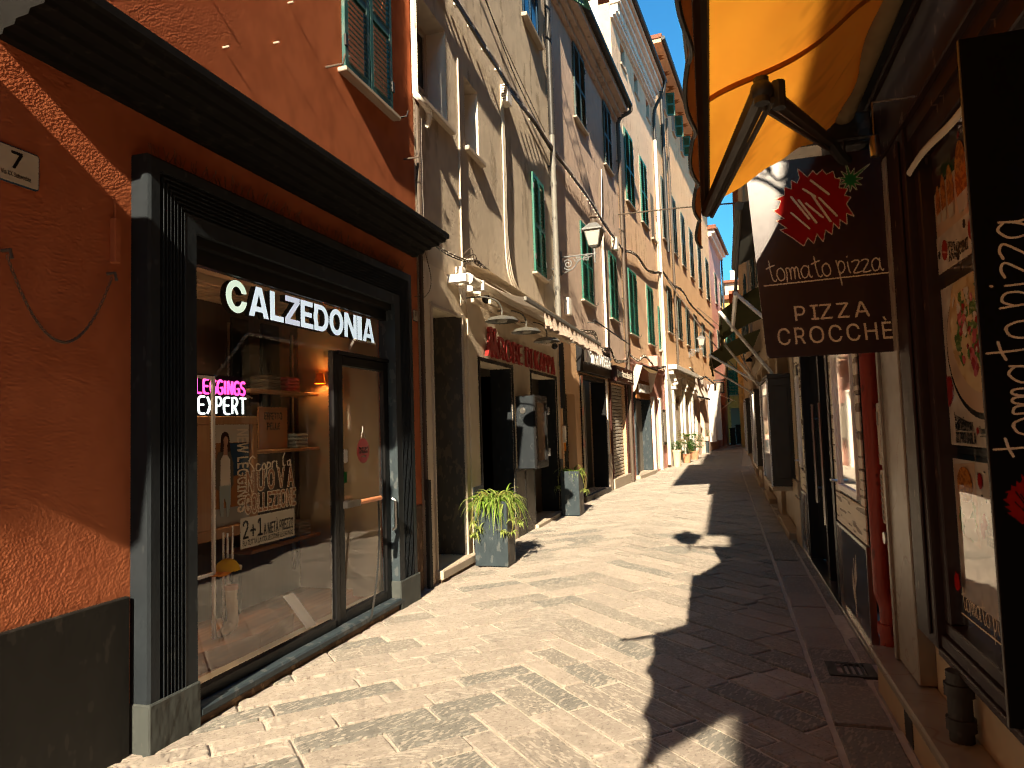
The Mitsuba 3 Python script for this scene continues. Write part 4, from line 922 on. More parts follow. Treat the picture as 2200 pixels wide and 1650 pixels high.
# slate planters with spider plants
def blade(base, dirv, length, droop, width, lift, n=7):
    b, dv = np.array(base, float), np.array([dirv[0], dirv[1], 0.0])
    dv /= np.linalg.norm(dv)
    side = np.array([-dv[1], dv[0], 0])
    t = np.linspace(0, 1, n)
    ctr = b + dv[None] * (length * (t - 0.12 * t * t))[:, None] + np.array([0, 0, 1.0])[None] * (lift * t - droop * t * t)[:, None]
    wd2 = width * np.clip(np.minimum(t * 6 + 0.45, (1 - t) * 1.6 + 0.04), 0.04, 1)
    v = np.vstack([ctr - side * wd2[:, None] / 2, ctr + [0, 0, -0.15 * width], ctr + side * wd2[:, None] / 2])
    f = []
    for i in range(n - 1):
        for a in (0, n):
            f += [[a + i, a + i + 1, a + n + i + 1], [a + i, a + n + i + 1, a + n + i]]
    return trimesh.Trimesh(v, f, process=False)
def tuft(c, n, L, spread=0.12, r=rng):
    out = []
    for _ in range(n):
        a = r.uniform(0, 2 * np.pi); l = r.uniform(0.6, 1.15) * L
        o = np.array(c) + [r.uniform(-spread, spread), r.uniform(-spread, spread), 0]
        out.append(blade(o, (math.cos(a), math.sin(a)), l * 0.8, l * r.uniform(0.7, 1.5), r.uniform(0.018, 0.030), l * r.uniform(0.5, 1.25)))
    return out
def planter(label, plabel, x0, y0, wx, wy, h, n, L, hang):
    q = thing('planter', label, 'planter')
    part(q, 'panel', W, cbox(x0, x0 + wx, y0, y0 + 0.02, 0.012, h, 0.003), 'zinc')
    part(q, 'panel', W, cbox(x0, x0 + wx, y0 + wy - 0.02, y0 + wy, 0.012, h, 0.003), 'zinc')
    part(q, 'panel', W, cbox(x0, x0 + 0.02, y0 + 0.021, y0 + wy - 0.021, 0.012, h, 0.003), 'zinc')
    part(q, 'panel', W, cbox(x0 + wx - 0.02, x0 + wx, y0 + 0.021, y0 + wy - 0.021, 0.012, h, 0.003), 'stone_dark')
    part(q, 'soil', W, box(x0 + 0.021, x0 + wx - 0.021, y0 + 0.021, y0 + wy - 0.021, 0.3, h - 0.04), 'soil')
    part(q, 'foot', W, box(x0 + 0.03, x0 + wx - 0.03, y0 + 0.03, y0 + wy - 0.03, -0.01, 0.012), 'pipe_dark')
    pl = thing('spider_plant', plabel, 'plant')
    c = (x0 + wx / 2, y0 + wy / 2, h - 0.05)
    ms = []
    for ox in (-0.11, 0.0, 0.11):
        for oy in (-0.08, 0.08):
            ms += tuft((c[0] + ox, c[1] + oy, c[2]), n // 6, L, 0.05)
    half = len(ms) // 2
    rng.shuffle(ms)
    part(pl, 'leaves', W, ms[:half], 'spider_leaf', True, kind='stuff')
    part(pl, 'pale_leaves', W, ms[half:], 'spider_leaf_pale', True, kind='stuff')
    for k in range(hang):
        a = rng.uniform(-2.8, 0.2)
        tip = np.array([c[0] + math.cos(a) * (wx * 0.75), c[1] + math.sin(a) * (wy * 0.85), h - rng.uniform(0.22, 0.42)])
        pth = spline([c, (c + (tip - c) * 0.6) * [1, 1, 0] + [0, 0, h + 0.10], tip + [0, 0, 0.18], tip], 6)
        part(pl, 'runner', W, tube(pth, 0.004, 4), 'dry_leaf')
        part(pl, 'plantlet', W, tuft(tip, 12, 0.12, 0.012), 'spider_leaf_pale', True)
    return q
planter('tall slate planter in front of the clothes shop window, nearest the camera', 'full bright green spider plant spilling over the nearer planter', -2.86, 7.78, 0.40, 0.31, 0.76, 420, 0.36, 8)
planter('tall slate planter beside the yellow door, farther along the wall', 'thin drooping spider plant in the farther planter', -2.87, 12.36, 0.33, 0.42, 0.80, 110, 0.24, 4)

# ------------------------------------------------------------------ farther houses on the left
def gutter(par, fr, s0, s1, d, z, mat='pipe_dark'):
    return part(par, 'gutter', fr, tube([(s0, d, z), (s1, d, z)], 0.075, 10), mat, 40)
b3 = thing('pinkish_brown_building', 'pinkish brown house with four green shuttered windows behind the wall lantern', 'building')
HA, HB, HC = (S3(13.2), S3(14.15), 0.0, 2.27), (S3(14.62), S3(16.95), 0.12, 2.72), (S3(17.62), S3(19.6), 0.25, 2.68)
part(b3, 'wall', B3, holes_wall(0.0, L3, 3.35, 10.75, [], -0.35, 0.0), 'pink_plaster')
part(b3, 'ground_wall', B3, holes_wall(0.0, L3, -0.05, 3.348, [HA, HB, HC], -0.35, 0.006), 'amber_plaster')
part(b3, 'inside', B3, [box(0.1, L3 - 0.1, -1.3, -1.25, 0, 3.3), box(S3(14.3), S3(14.4), -1.25, -0.352, 0, 3.3), box(S3(17.3), S3(17.4), -1.25, -0.352, 0, 3.3)], 'inside_wall')
part(b3, 'roof', B3, [box(-0.1, L3 + 0.05, -6, 0.42, 10.86, 11.0)], 'roof_tile')
part(b3, 'eave_moulding', B3, [box(0, L3, 0.0, 0.10, 10.35, 10.47), box(0, L3, 0.0, 0.22, 10.471, 10.60), box(0, L3, 0.0, 0.38, 10.601, 10.75)], 'pink_plaster')
part(b3, 'soffit', B3, box(-0.1, L3 + 0.04, 0.0, 0.42, 10.751, 10.858), 'brown_metal')
gutter(b3, B3, -0.1, L3 + 0.05, 0.46, 10.80)
for a, b, z0, z1, m in ((15.05, 16.05, 8.55, 10.28, 'grey_green_paint'), (18.12, 19.0, 8.55, 10.28, 'grey_green_paint'), (15.12, 16.1, 4.42, 6.18, 'green_paint'), (18.08, 18.98, 4.42, 6.18, 'green_paint')):
    shutters(b3, B3, S3(a), S3(b), z0, z1, m, 0.015, True, 0.062)
yd = part(b3, 'side_door', B3, [box(HA[0], HA[1], -0.2, -0.16, 0, 2.27)], 'black_frame', label='narrow dark door with an iron grille in the amber wall')
part(yd, 'frame', B3, [box(HA[0] - 0.09, HA[0], 0.0, 0.02, 0, 2.33), box(HA[1], HA[1] + 0.09, 0.0, 0.02, 0, 2.33), box(HA[0], HA[1], 0.0, 0.02, 2.272, 2.33)], 'amber_plaster')
part(yd, 'grille', B3, [tube([(HA[0] + 0.1 + 0.09 * k, -0.13, 0.9), (HA[0] + 0.1 + 0.09 * k, -0.13, 2.15)], 0.01, 5) for k in range(8)] + [tube([(HA[0] + 0.08, -0.13, z), (HA[1] - 0.1, -0.13, z)], 0.012, 5) for z in (1.2, 1.6, 1.9)], 'lamp_grey')
part(yd, 'notice', B3, [ext(sbox(HA[0] + 0.3, 1.12, HA[0] + 0.62, 1.38), -0.118, -0.115)], 'cap_orange')
q = thing('letter_box', 'small cream letter box beside the narrow door in the amber wall', 'letter box')
obj(q, B3, cbox(S3(13.12) - 0.02, S3(13.12) + 0.10, 0.02, 0.07, 1.3, 1.62), 'pipe_white')
# white-lettered shop
ss = thing('black_shop_sign', 'black sign box with raised sunlit white letters under the valance', 'sign')
part(ss, 'box', B3, cbox(S3(14.42), S3(17.2), 0.0, 0.14, 2.76, 3.36, 0.006), 'black_frame')
part(ss, 'lettering', B3, ext(unary_union([sbox(S3(14.52), 2.97, S3(14.85), 3.22), put(text_poly('TEMOVERDE', 0.25, True, 0.02, 2.1), S3(14.95), 2.97)]), 0.15, 0.21), 'white_board')
part(b3, 'shop_opening', B3, [box(HB[0], HB[0] + 0.06, -0.3, 0.05, 0.12, 2.72), box(HB[1] - 0.06, HB[1], -0.3, 0.05, 0.12, 2.72), box(HB[0] + 0.06, HB[1] - 0.06, -0.1, 0.03, 2.62, 2.72)], 'black_frame')
part(b3, 'shop_opening_wall', B3, [box(HB[1] - 0.95, HB[1] - 0.07, -0.50, -0.45, 0.12, 2.62)], 'grey_print')
part(b3, 'shop_opening_jamb', B3, [box(HB[0] + 0.065, HB[0] + 0.4, -0.36, -0.355, 0.12, 2.62)], 'enamel')
part(b3, 'step', B3, cbox(HB[0] - 0.05, HB[1] + 0.1, -0.4, 0.08, -0.04, 0.12), 'stone_dark')
part(b3, 'pier', B3, cbox(S3(16.98), S3(17.32), 0.0, 0.07, 0.0, 0.9), 'stone_sill')
part(b3, 'pier', B3, cbox(S3(17.05), S3(17.16), 0.007, 0.06, 0.9, 2.7), 'white_plaster')
q = thing('striped_post', 'thin red white and blue striped post at the edge of the white lettered shop', 'post')
for k in range(14):
    part(q, 'band', B3, box(S3(14.57), S3(14.57) + 0.035, 0.05, 0.085, 0.3 + 0.17 * k, 0.47 + 0.17 * k - 0.001), ('enamel', 'rose_plaster', 'enamel', 'frosted')[k % 4])
# glasses shop with a roller shutter
sb = thing('maroon_shop_sign', 'dark maroon projecting sign of the sunglasses shop', 'sign')
part(sb, 'box', B3, cbox(S3(17.45), S3(19.8), 0.0, 0.24, 2.70, 3.10, 0.006), 'sunglass_maroon')
part(sb, 'lettering', B3, ext(unary_union([Point(S3(17.6), 2.90).buffer(0.10).difference(Point(S3(17.6), 2.90).buffer(0.065)), put(text_poly('sunglasses', 0.17, False, width=1.05), S3(17.74), 2.84), put(text_poly('brands', 0.17, True, width=0.72), S3(18.84), 2.84), sbox(S3(18.9), 2.765, S3(19.55), 2.785)]), 0.242, 0.248), 'white_print')
rsn = part(b3, 'roller_shutter', B3, box(HC[0], HC[1], -0.12, -0.10, 0.25, 2.68), 'near_black', label='half sunlit ribbed metal roller shutter of the sunglasses shop')
nsl = 26
for k in range(nsl):
    z = 0.26 + k * (2.42 / nsl)
    part(rsn, 'slat', B3, trimesh.convex.convex_hull(np.array([[s, d, zz] for s in (HC[0], HC[1]) for d, zz in ((-0.10, z), (-0.10, z + 0.084), (-0.075, z + 0.02), (-0.075, z + 0.064))])), 'roller_metal')
part(b3, 'shutter_frame', B3, [cbox(HC[0] - 0.1, HC[0], -0.1, 0.05, 0.05, 2.7), cbox(HC[1], HC[1] + 0.1, -0.1, 0.05, 0.05, 2.7)], 'sunglass_maroon')
part(b3, 'shutter_sill', B3, cbox(HC[0] - 0.12, HC[1] + 0.12, -0.3, 0.08, 0.0, 0.25), 'stone_sill')
dp = downpipe('tall brown drainpipe where the pinkish brown house meets the peach house', B3, L3 - 0.06, 0.10, 0.0, 10.3, 0.055, 'cable_brown')
part(dp, 'swan_neck', B3, tube(spline([(L3 + 0.02, 0.48, 10.78), (L3 + 0.02, 0.46, 10.62), (L3 - 0.03, 0.2, 10.48), (L3 - 0.06, 0.10, 10.3)], 6), 0.055, 10), 'cable_brown', 40)
downpipe('pale pipe on the pinkish brown house between its two lower windows', B3, S3(17.25), 0.06, 3.5, 6.6, 0.035, 'pipe_white')
bundle('black cables running on across the pinkish brown house past the lantern', [(0.0, 0.08, 6.95), (2.5, 0.09, 6.86), (S3(17.3), 0.07, 6.72), (L3, 0.08, 6.60)], 0.032, B3)
bundle('tangled low cables and rod over the sunglasses shop', [(S3(14.6), 0.06, 3.62), (S3(15.6), 0.12, 3.70), (S3(16.4), 0.1, 3.42), (S3(17.3), 0.12, 3.50), (S3(18.2), 0.08, 3.28), (L3 - 0.1, 0.08, 3.40)], 0.022, B3, ('cable_brown', 'cable_white', 'wire_grey', 'cable_brown'), 5)
q = thing('iron_rod', 'long iron rod on brackets above the sunglasses shop', 'rod')
obj(q, B3, [tube([(S3(15.4), 0.2, 3.96), (L3 - 0.2, 0.2, 3.84)], 0.016, 6)] + [tube([(s, 0.0, 3.95), (s, 0.2, 3.92)], 0.01, 5) for s in (2.5, 4.2, 6.2)], 'pipe_dark')
cable('thin bracket wire hanging down the pinkish brown wall beside the lower window', [(S3(17.6), 0.03, 8.2), (S3(17.4), 0.05, 7.4), (S3(17.35), 0.03, 6.7)], 0.012, 'cable_white', 'hanging_cable', None, B3)
q = thing('junction_box', 'cream junction box on the cable bundle near the peach house', 'junction box')
obj(q, B3, cbox(S3(18.8) - 0.12, S3(18.8) + 0.12, 0.0, 0.14, 6.35, 6.70, 0.012), 'pipe_white')
q = thing('junction_box', 'white meter box at the foot of the grey drainpipe', 'junction box')
obj(q, B3, cbox(S3(13.75) - 0.1, S3(13.75) + 0.1, 0.0, 0.1, 3.85, 4.2, 0.01), 'pipe_white')

# lanterns
def lantern(label, fr, s, reach, z, mirror=1, pane='frosted'):
    q = thing('street_lamp', label, 'street lamp', 'iron street lamps on wall brackets')
    d = reach
    zt = z + 0.45
    part(q, 'arm', fr, [tube([(s, 0.0, z), (s, d + 0.04, z)], 0.016, 8), box(s - 0.03, s + 0.03, 0.0, 0.025, z - 0.36, z + 0.12)], 'iron')
    def spiral(c, r0, r1, turns, n=26, ph=0.0):
        return [(s, c[0] + (r0 + (r1 - r0) * u) * math.cos(ph + turns * 2 * np.pi * u), c[1] + (r0 + (r1 - r0) * u) * math.sin(ph + turns * 2 * np.pi * u)) for u in np.linspace(0, 1, n)]
    part(q, 'scrollwork', fr, [tube(spiral((0.15, z - 0.15), 0.02, 0.115, 1.8), 0.012, 6), tube(spiral((d - 0.17, z - 0.075), 0.012, 0.065, 1.6), 0.010, 6), tube(spline([(s, 0.02, z - 0.34), (s, 0.26, z - 0.24), (s, d * 0.55, z - 0.10), (s, d - 0.05, z - 0.04)], 8), 0.013, 6), tube(spiral((d * 0.5, z - 0.05), 0.01, 0.045, 1.4), 0.009, 6), tube(spline([(s, 0.26, z - 0.05), (s, 0.33, z - 0.12), (s, 0.40, z - 0.03)], 6), 0.009, 6)], 'iron', 40)
    part(q, 'finial', fr, lathe([(0.0, -0.20), (0.012, -0.19), (0.02, -0.15), (0.012, -0.12), (0.02, -0.06), (0.026, 0.0), (0.018, 0.05), (0.03, 0.10), (0.012, 0.12)], 12, (s, d, z)), 'iron', 40)
    def frustum(r0, z0, r1, z1, n=4, ph=np.pi / 4, inset=0.0):
        v = [[s + (r0 if k < n else r1) * math.cos(ph + 2 * np.pi * (k % n) / n) * 1.414, d + (r0 if k < n else r1) * math.sin(ph + 2 * np.pi * (k % n) / n) * 1.414, z0 if k < n else z1] for k in range(2 * n)]
        return trimesh.convex.convex_hull(np.array(v))
    part(q, 'base', fr, frustum(0.05, z + 0.12, 0.095, z + 0.155), 'iron')
    part(q, 'pane', fr, frustum(0.088, z + 0.156, 0.155, zt), pane)
    bars = []
    for a in range(4):
        for b in (0,):
            p = np.pi / 4 + a * np.pi / 2
            bars.append(tube([(s + 0.092 * 1.414 * math.cos(p), d + 0.092 * 1.414 * math.sin(p), z + 0.156), (s + 0.158 * 1.414 * math.cos(p), d + 0.158 * 1.414 * math.sin(p), zt)], 0.010, 5))
    part(q, 'ribs', fr, bars, 'iron')
    part(q, 'roof', fr, cat([frustum(0.20, zt + 0.001, 0.19, zt + 0.03), frustum(0.185, zt + 0.031, 0.075, zt + 0.15)]), 'iron')
    part(q, 'chimney', fr, lathe([(0.075, 0.15), (0.08, 0.19), (0.05, 0.21), (0.04, 0.25), (0.075, 0.27), (0.03, 0.31), (0.012, 0.34), (0.0, 0.36)], 12, (s, d, zt)), 'cable_brown', 40)
    return q
lantern('near iron wall lantern with frosted panes on a scrolled bracket of the pinkish brown house', B3, S3(13.5), 0.70, 4.98)
lantern('farther iron wall lantern on the orange house with the long window rows', B5, S5(33.4), 0.60, 5.0)

b4 = thing('peach_building', 'peach house with a dentilled cornice and tall green shutters', 'building')
part(b4, 'wall', B4, holes_wall(0.0, L4, 3.35, 14.0, [(S4(y), S4(y) + 0.62, 12.75, 13.42) for y in (21.05, 23.05, 25.1)], -0.35, 0.0), 'peach_plaster')
part(b4, 'attic_back', B4, [box(S4(y) - 0.1, S4(y) + 0.75, -0.34, -0.33, 12.6, 13.6) for y in (21.05, 23.05, 25.1)], 'zinc')
for y in (21.05, 23.05, 25.1): part(b4, 'attic_window', B4, [box(S4(y) - 0.07, S4(y) + 0.69, -0.1, 0.05, 12.69, 12.745), box(S4(y) + 0.612, S4(y) + 0.618, -0.3, -0.002, 12.75, 13.42)], 'stone_sill')
part(b4, 'end_wall', B4, box(0.0, 0.03, -6.0, -0.352, 3.0, 14.2), 'white_plaster')
part(b4, 'far_wall', B4, box(L4 - 0.03, L4, -6.0, -0.352, 3.0, 14.2), 'peach_plaster')
ps = (S4(20.75), S4(23.2), 0.1, 3.0)
p4 = (S4(23.75), S4(24.75), 0.05, 2.28)
part(b4, 'ground_wall', B4, holes_wall(0.0, L4, -0.05, 3.348, [ps, p4], -0.35, 0.006), 'rose_plaster')
part(b4, 'inside', B4, box(0.05, L4 - 0.05, -0.9, -0.85, 0, 3.3), 'inside_wall')
part(b4, 'band', B4, cbox(0.0, L4, 0.0, 0.10, 3.35, 3.50), 'rose_plaster')
part(b4, 'roof', B4, box(-0.15, L4 + 0.1, -6.0, 0.52, 14.45, 14.62), 'roof_tile')
part(b4, 'cornice', B4, [box(0, L4, 0.0, 0.08, 13.55, 13.62), box(0, L4, 0.0, 0.16, 13.621, 13.72), box(0, L4, 0.0, 0.30, 13.96, 14.10), box(0, L4, 0.0, 0.42, 14.101, 14.25)], 'white_plaster')
part(b4, 'soffit', B4, box(-0.1, L4 + 0.05, 0.0, 0.5, 14.252, 14.448), 'peach_plaster')
for k in range(int(L4 / 0.2)):
    part(b4, 'dentil', B4, box(0.05 + 0.2 * k, 0.16 + 0.2 * k, 0.0, 0.22, 13.722, 13.958), 'white_plaster')
gutter(b4, B4, -0.1, L4 + 0.1, 0.56, 14.45)
for a, b, z0, z1, m in ((20.95, 22.1, 8.42, 10.68, 'green_paint'), (23.25, 24.3, 8.38, 10.6, 'green_paint'), (20.65, 21.75, 4.32, 6.26, 'green_paint'), (23.5, 24.5, 4.30, 6.26, 'green_paint')):
    shutters(b4, B4, S4(a), S4(b), z0, z1, m, 0.015, True, 0.07, 'stone_sill', 0.07)
w = part(b4, 'window', B4, box(S4(25.5), S4(25.95), -0.02, 0.09, 4.2, 4.26), 'stone_sill')
part(w, 'shutter', B4, shutter_leaf(S4(25.52), S4(25.93), 4.28, 5.85, 0.015), 'green_paint')
w = part(b4, 'window', B4, box(S4(25.0), S4(25.7), -0.02, 0.09, 8.2, 8.26), 'stone_sill')
part(w, 'pane', B4, box(S4(25.05), S4(25.65), 0.003, 0.01, 8.28, 9.9), 'inside_wall')
hs = thing('shop_hood', 'small curved canvas hood over the white lettered shop in the peach house', 'awning')
hood = grid(lambda u, v: (ps[0] + (ps[1] - ps[0]) * u, 0.02 + 0.30 * v, 3.42 - 0.08 * v), 10, 4)
part(hs, 'canvas', B4, hood, 'rolled_canvas', True)
part(hs, 'valance', B4, grid(lambda u, v: (ps[0] + (ps[1] - ps[0]) * u, 0.325, 3.335 - v * (0.05 + 0.10 * math.sin(3.1416 * u))), 20, 2), 'rolled_canvas', True)
for s_ in (ps[0], ps[1]):
    part(hs, 'side', B4, trimesh.Trimesh([[s_, 0.02, 2.55], [s_, 0.02, 3.41], [s_, 0.32, 3.33], [s_, 0.10, 2.65]], [[0, 1, 2], [0, 2, 3]], process=False), 'white_canvas')
part(hs, 'frame', B4, [tube([(ps[0], 0.32, 3.34), (ps[1], 0.32, 3.34)], 0.02, 6)], 'pipe_dark')
q = thing('hood_sign', 'brown sign panel with white letters under the curved canvas hood', 'sign')
part(q, 'panel', B4, cbox(S4(21.0), S4(23.05), 0.01, 0.06, 2.38, 2.95), 'brown_print')
part(q, 'lettering', B4, ext(put(text_poly('BASEONE', 0.24, True, 0.02, 1.5), S4(21.25), 2.58), 0.062, 0.12), 'white_board')
part(b4, 'grey_door', B4, [box(S4(22.0), S4(23.1), -0.28, -0.24, 0.1, 2.36)], 'grey_print')
part(b4, 'shop_frame', B4, [box(ps[0], ps[0] + 0.1, -0.3, 0.05, 0.1, 2.4), box(ps[1] - 0.1, ps[1], -0.3, 0.05, 0.1, 2.4), box(S4(21.9), S4(22.0), -0.3, -0.2, 0.1, 2.36)], 'zinc')
part(b4, 'shop_step', B4, cbox(ps[0] - 0.1, ps[1] + 0.15, -0.3, 0.14, -0.02, 0.11), 'stone_sill')
part(b4, 'door', B4, box(p4[0], p4[1], -0.3, -0.25, 0.05, 2.28), 'maroon_wood')
part(b4, 'door_jamb', B4, [cbox(p4[0] - 0.22, p4[0] - 0.01, 0.0, 0.09, 0, 2.5), cbox(p4[1] + 0.01, p4[1] + 0.22, 0.0, 0.09, 0, 2.5)], 'white_plaster')
q = thing('notice_case', 'narrow wooden notice case on the reddish wall beyond the hood', 'notice board')
part(q, 'case', B4, cbox(S4(25.15), S4(25.75), 0.0, 0.10, 0.85, 2.1), 'brown_metal')
part(q, 'pane', B4, box(S4(25.22), S4(25.68), 0.101, 0.106, 0.95, 2.0), 'enamel')
dp = downpipe('white drainpipe at the far end of the peach house', B4, L4 - 0.12, 0.10, 0.1, 12.2, 0.06, 'pipe_white')
part(dp, 'upper_elbow', B4, tube(spline([(L4 - 0.12, 0.56, 14.4), (L4 - 0.12, 0.5, 14.0), (L4 - 0.12, 0.2, 13.5), (L4 - 0.12, 0.1, 13.1), (L4 - 0.12, 0.1, 12.2)], 6), 0.06, 10), 'pipe_dark', 40)
downpipe('second pale pipe beside the white drainpipe of the peach house', B4, L4 - 0.42, 0.07, 3.4, 9.0, 0.045, 'stone_sill')
bundle('cables sagging along the peach house between its two window rows', [(0.0, 0.08, 6.60), (1.8, 0.1, 6.85), (3.6, 0.08, 6.75), (L4, 0.1, 7.2)], 0.03, B4, ('cable_brown', 'cable_black', 'wire_grey', 'cable_brown'))
bundle('low cable tangle above the hood on the peach house', [(0.0, 0.08, 3.66), (1.0, 0.16, 3.5), (2.4, 0.12, 3.75), (4.0, 0.14, 3.52), (L4, 0.1, 3.7)], 0.025, B4, ('cable_brown', 'wire_grey', 'cable_white', 'cable_brown'))
q = thing('wall_box', 'cream cabinet on the wall band right of the canvas hood', 'junction box')
obj(q, B4, cbox(S4(23.4), S4(24.0), 0.0, 0.3, 3.5, 3.85), 'rose_plaster')

b5 = thing('amber_building', 'long amber orange house with three rows of shuttered windows and a painted eave', 'building')
part(b5, 'wall', B5, holes_wall(0.0, L5, 3.9, 15.85, [], -0.35, 0.0), 'amber_plaster')
part(b5, 'end_wall', B5, box(0.0, 0.03, -6.0, -0.352, 8.0, 15.85), 'amber_plaster')
part(b5, 'ground_wall', B5, holes_wall(0.0, L5, -0.05, 3.898, [(S5(28.2), S5(29.6), 0.1, 2.6), (S5(30.6), S5(32.0), 0.1, 2.6), (S5(33.6), S5(35.3), 0, 2.7), (S5(36.4), S5(38.0), 0, 2.7)], -0.35, 0.006), 'pink_plaster')
part(b5, 'inside', B5, box(0.1, L5, -0.9, -0.85, 0, 3.5), 'inside_wall')
part(b5, 'roof', B5, box(-0.3, L5 + 0.1, -6.0, 0.55, 16.01, 16.16), 'roof_tile')
part(b5, 'soffit', B5, box(-0.25, L5 + 0.05, 0.0, 0.52, 15.85, 16.008), 'amber_plaster')
part(b5, 'frieze_motif', B5, [trimesh.Trimesh([[s, 0.06, 15.846], [s + 0.28, 0.2, 15.846], [s + 0.55, 0.06, 15.846], [s + 0.40, 0.45, 15.846], [s + 0.28, 0.30, 15.846], [s + 0.14, 0.45, 15.846]], [[0, 1, 5], [1, 4, 5], [1, 2, 3], [1, 3, 4]], process=False) for s in np.arange(0.6, L5 - 1, 1.35)], 'brown_print', kind='stuff')
gutter(b5, B5, -0.3, L5 + 0.1, 0.6, 15.97)
for y, w_ in zip((27.45, 30.0, 32.55, 35.3, 38.6, 42.2), (1.0, 1.0, 1.05, 1.2, 1.25, 1.4)):
    shutters(b5, B5, S5(y), S5(y) + w_, 8.85, 11.3, 'grey_green_paint', 0.02, True, 0.085, 'stone_sill', 0.06)
    shutters(b5, B5, S5(y) + 0.25, S5(y) + 0.25 + w_, 5.2, 7.0, 'grey_green_paint', 0.02, True, 0.085)
for y in (28.9, 31.3, 33.8, 36.6, 39.8):
    w = part(b5, 'attic_window', B5, box(S5(y), S5(y) + 0.9, 0.0, 0.08, 14.62, 14.68), 'stone_sill')
    part(w, 'pane', B5, box(S5(y) + 0.05, S5(y) + 0.85, 0.003, 0.01, 14.7, 15.7), 'inside_wall')
    lf_ = shutter_leaf(0.0, 0.36, 14.7, 15.7, 0.0, 0.08)
    v2 = lf_.vertices.copy(); ss0, dd0 = v2[:, 0].copy(), v2[:, 1].copy()
    v2[:, 1] = 0.03 + ss0 * math.sin(1.25); v2[:, 0] = S5(y) + 0.9 + ss0 * math.cos(1.25) + dd0
    part(w, 'open_shutter', B5, trimesh.Trimesh(v2, lf_.faces, process=False), 'door_green')
downpipe('dark drainpipe on the near end of the amber house', B5, 1.9, 0.10, 8.4, 15.8, 0.07, 'pipe_dark')
downpipe('thin pipe down the middle of the amber house front', B5, S5(29.4), 0.08, 4.0, 14.4, 0.05, 'cable_brown')
bundle('cables swagged along the amber house above its lower windows', [(0.0, 0.1, 7.3), (2.2, 0.12, 7.15), (5.0, 0.1, 7.4), (8.5, 0.12, 7.2), (L5, 0.1, 7.4)], 0.035, B5, ('cable_brown', 'cable_black', 'wire_grey', 'cable_brown'))
bundle('low cables along the amber house over the white shop', [(6.5, 0.12, 4.1), (9.0, 0.2, 3.75), (12.0, 0.16, 4.0), (15.5, 0.2, 3.8), (L5, 0.1, 4.0)], 0.035, B5, ('cable_black', 'cable_brown', 'wire_grey', 'cable_brown'))
# white shop front with pilasters
part(b5, 'white_front', B5, holes_wall(0.2, S5(33.0), -0.02, 3.45, [(S5(28.1), S5(29.7), 0.1, 2.7), (S5(30.5), S5(32.1), 0.1, 2.7)], 0.007, 0.10), 'white_plaster', label='sunlit white shop front with pilasters')
part(b5, 'white_cornice', B5, [cbox(0.6, S5(33.0), 0.10, 0.28, 3.452, 3.62), cbox(0.5, S5(33.1), 0.10, 0.42, 3.625, 3.80)], 'white_plaster')
for y in (27.3, 30.05, 32.5):
    p = part(b5, 'pilaster', B5, cbox(S5(y), S5(y) + 0.36, 0.102, 0.18, 0.3, 2.9), 'white_plaster')
    part(p, 'capital', B5, [cbox(S5(y) - 0.06, S5(y) + 0.42, 0.102, 0.26, 2.9, 3.02), trimesh.Trimesh(trimesh.creation.icosphere(1, 0.12).vertices * [1.3, 1, 0.8] + [S5(y) + 0.18, 0.22, 3.12], trimesh.creation.icosphere(1, 0.12).faces, process=False), cbox(S5(y) - 0.04, S5(y) + 0.4, 0.102, 0.30, 3.2, 3.45)], 'white_plaster')
    part(p, 'base', B5, cbox(S5(y) - 0.05, S5(y) + 0.41, 0.102, 0.24, 0.0, 0.3), 'white_plaster')
part(b5, 'white_door', B5, [box(S5(28.1), S5(29.7), 0.0, 0.03, 0.1, 2.4), box(S5(30.5), S5(32.1), 0.0, 0.03, 0.1, 2.4)], 'cream_plaster')
part(b5, 'shop_picture', B5, ext(sbox(S5(30.8), 1.0, S5(31.5), 1.9), 0.032, 0.036), 'cap_orange')
for k, y in enumerate((33.5, 36.2)):
    q = thing('shop_awning', ['rolled down pinkish shop blind right after the white front', 'second pinkish shop blind, farther from the white front'][k], 'awning')
    part(q, 'blind', B5, grid(lambda u, v: (S5(y) + 1.9 * u, 0.03 + 0.28 * v * v, 4.0 - 1.2 * v), 6, 6), 'white_canvas', True)
    part(q, 'bar', B5, tube([(S5(y), 0.32, 2.80), (S5(y) + 1.9, 0.32, 2.80)], 0.05, 8), 'black_frame')
q = thing('white_cabinet', 'tall white shop leaf standing open at the far end of the street', 'door')
obj(q, B5, cbox(S5(42.2), S5(42.34), 0.0, 0.5, 0.55, 3.4), 'white_board')
q = thing('white_cabinet', 'second tall white shop leaf, nearer than the one at the far end', 'door')
obj(q, B5, cbox(S5(40.3), S5(40.42), 0.0, 0.35, 0.5, 3.7), 'white_board')
q = thing('hanging_sign', 'small dark framed hanging sign near the far end of the street', 'sign')
part(q, 'frame', B5, [cbox(S5(43.6), S5(43.68), 0.08, 0.62, 3.3, 4.0)], 'brown_metal')
part(q, 'panel', B5, [box(S5(43.6) - 0.008, S5(43.6) - 0.002, 0.16, 0.54, 3.4, 3.9)], 'enamel')
part(q, 'crest', B5, [cbox(S5(43.6), S5(43.66), 0.0, 0.7, 4.05, 4.14)], 'pipe_dark')

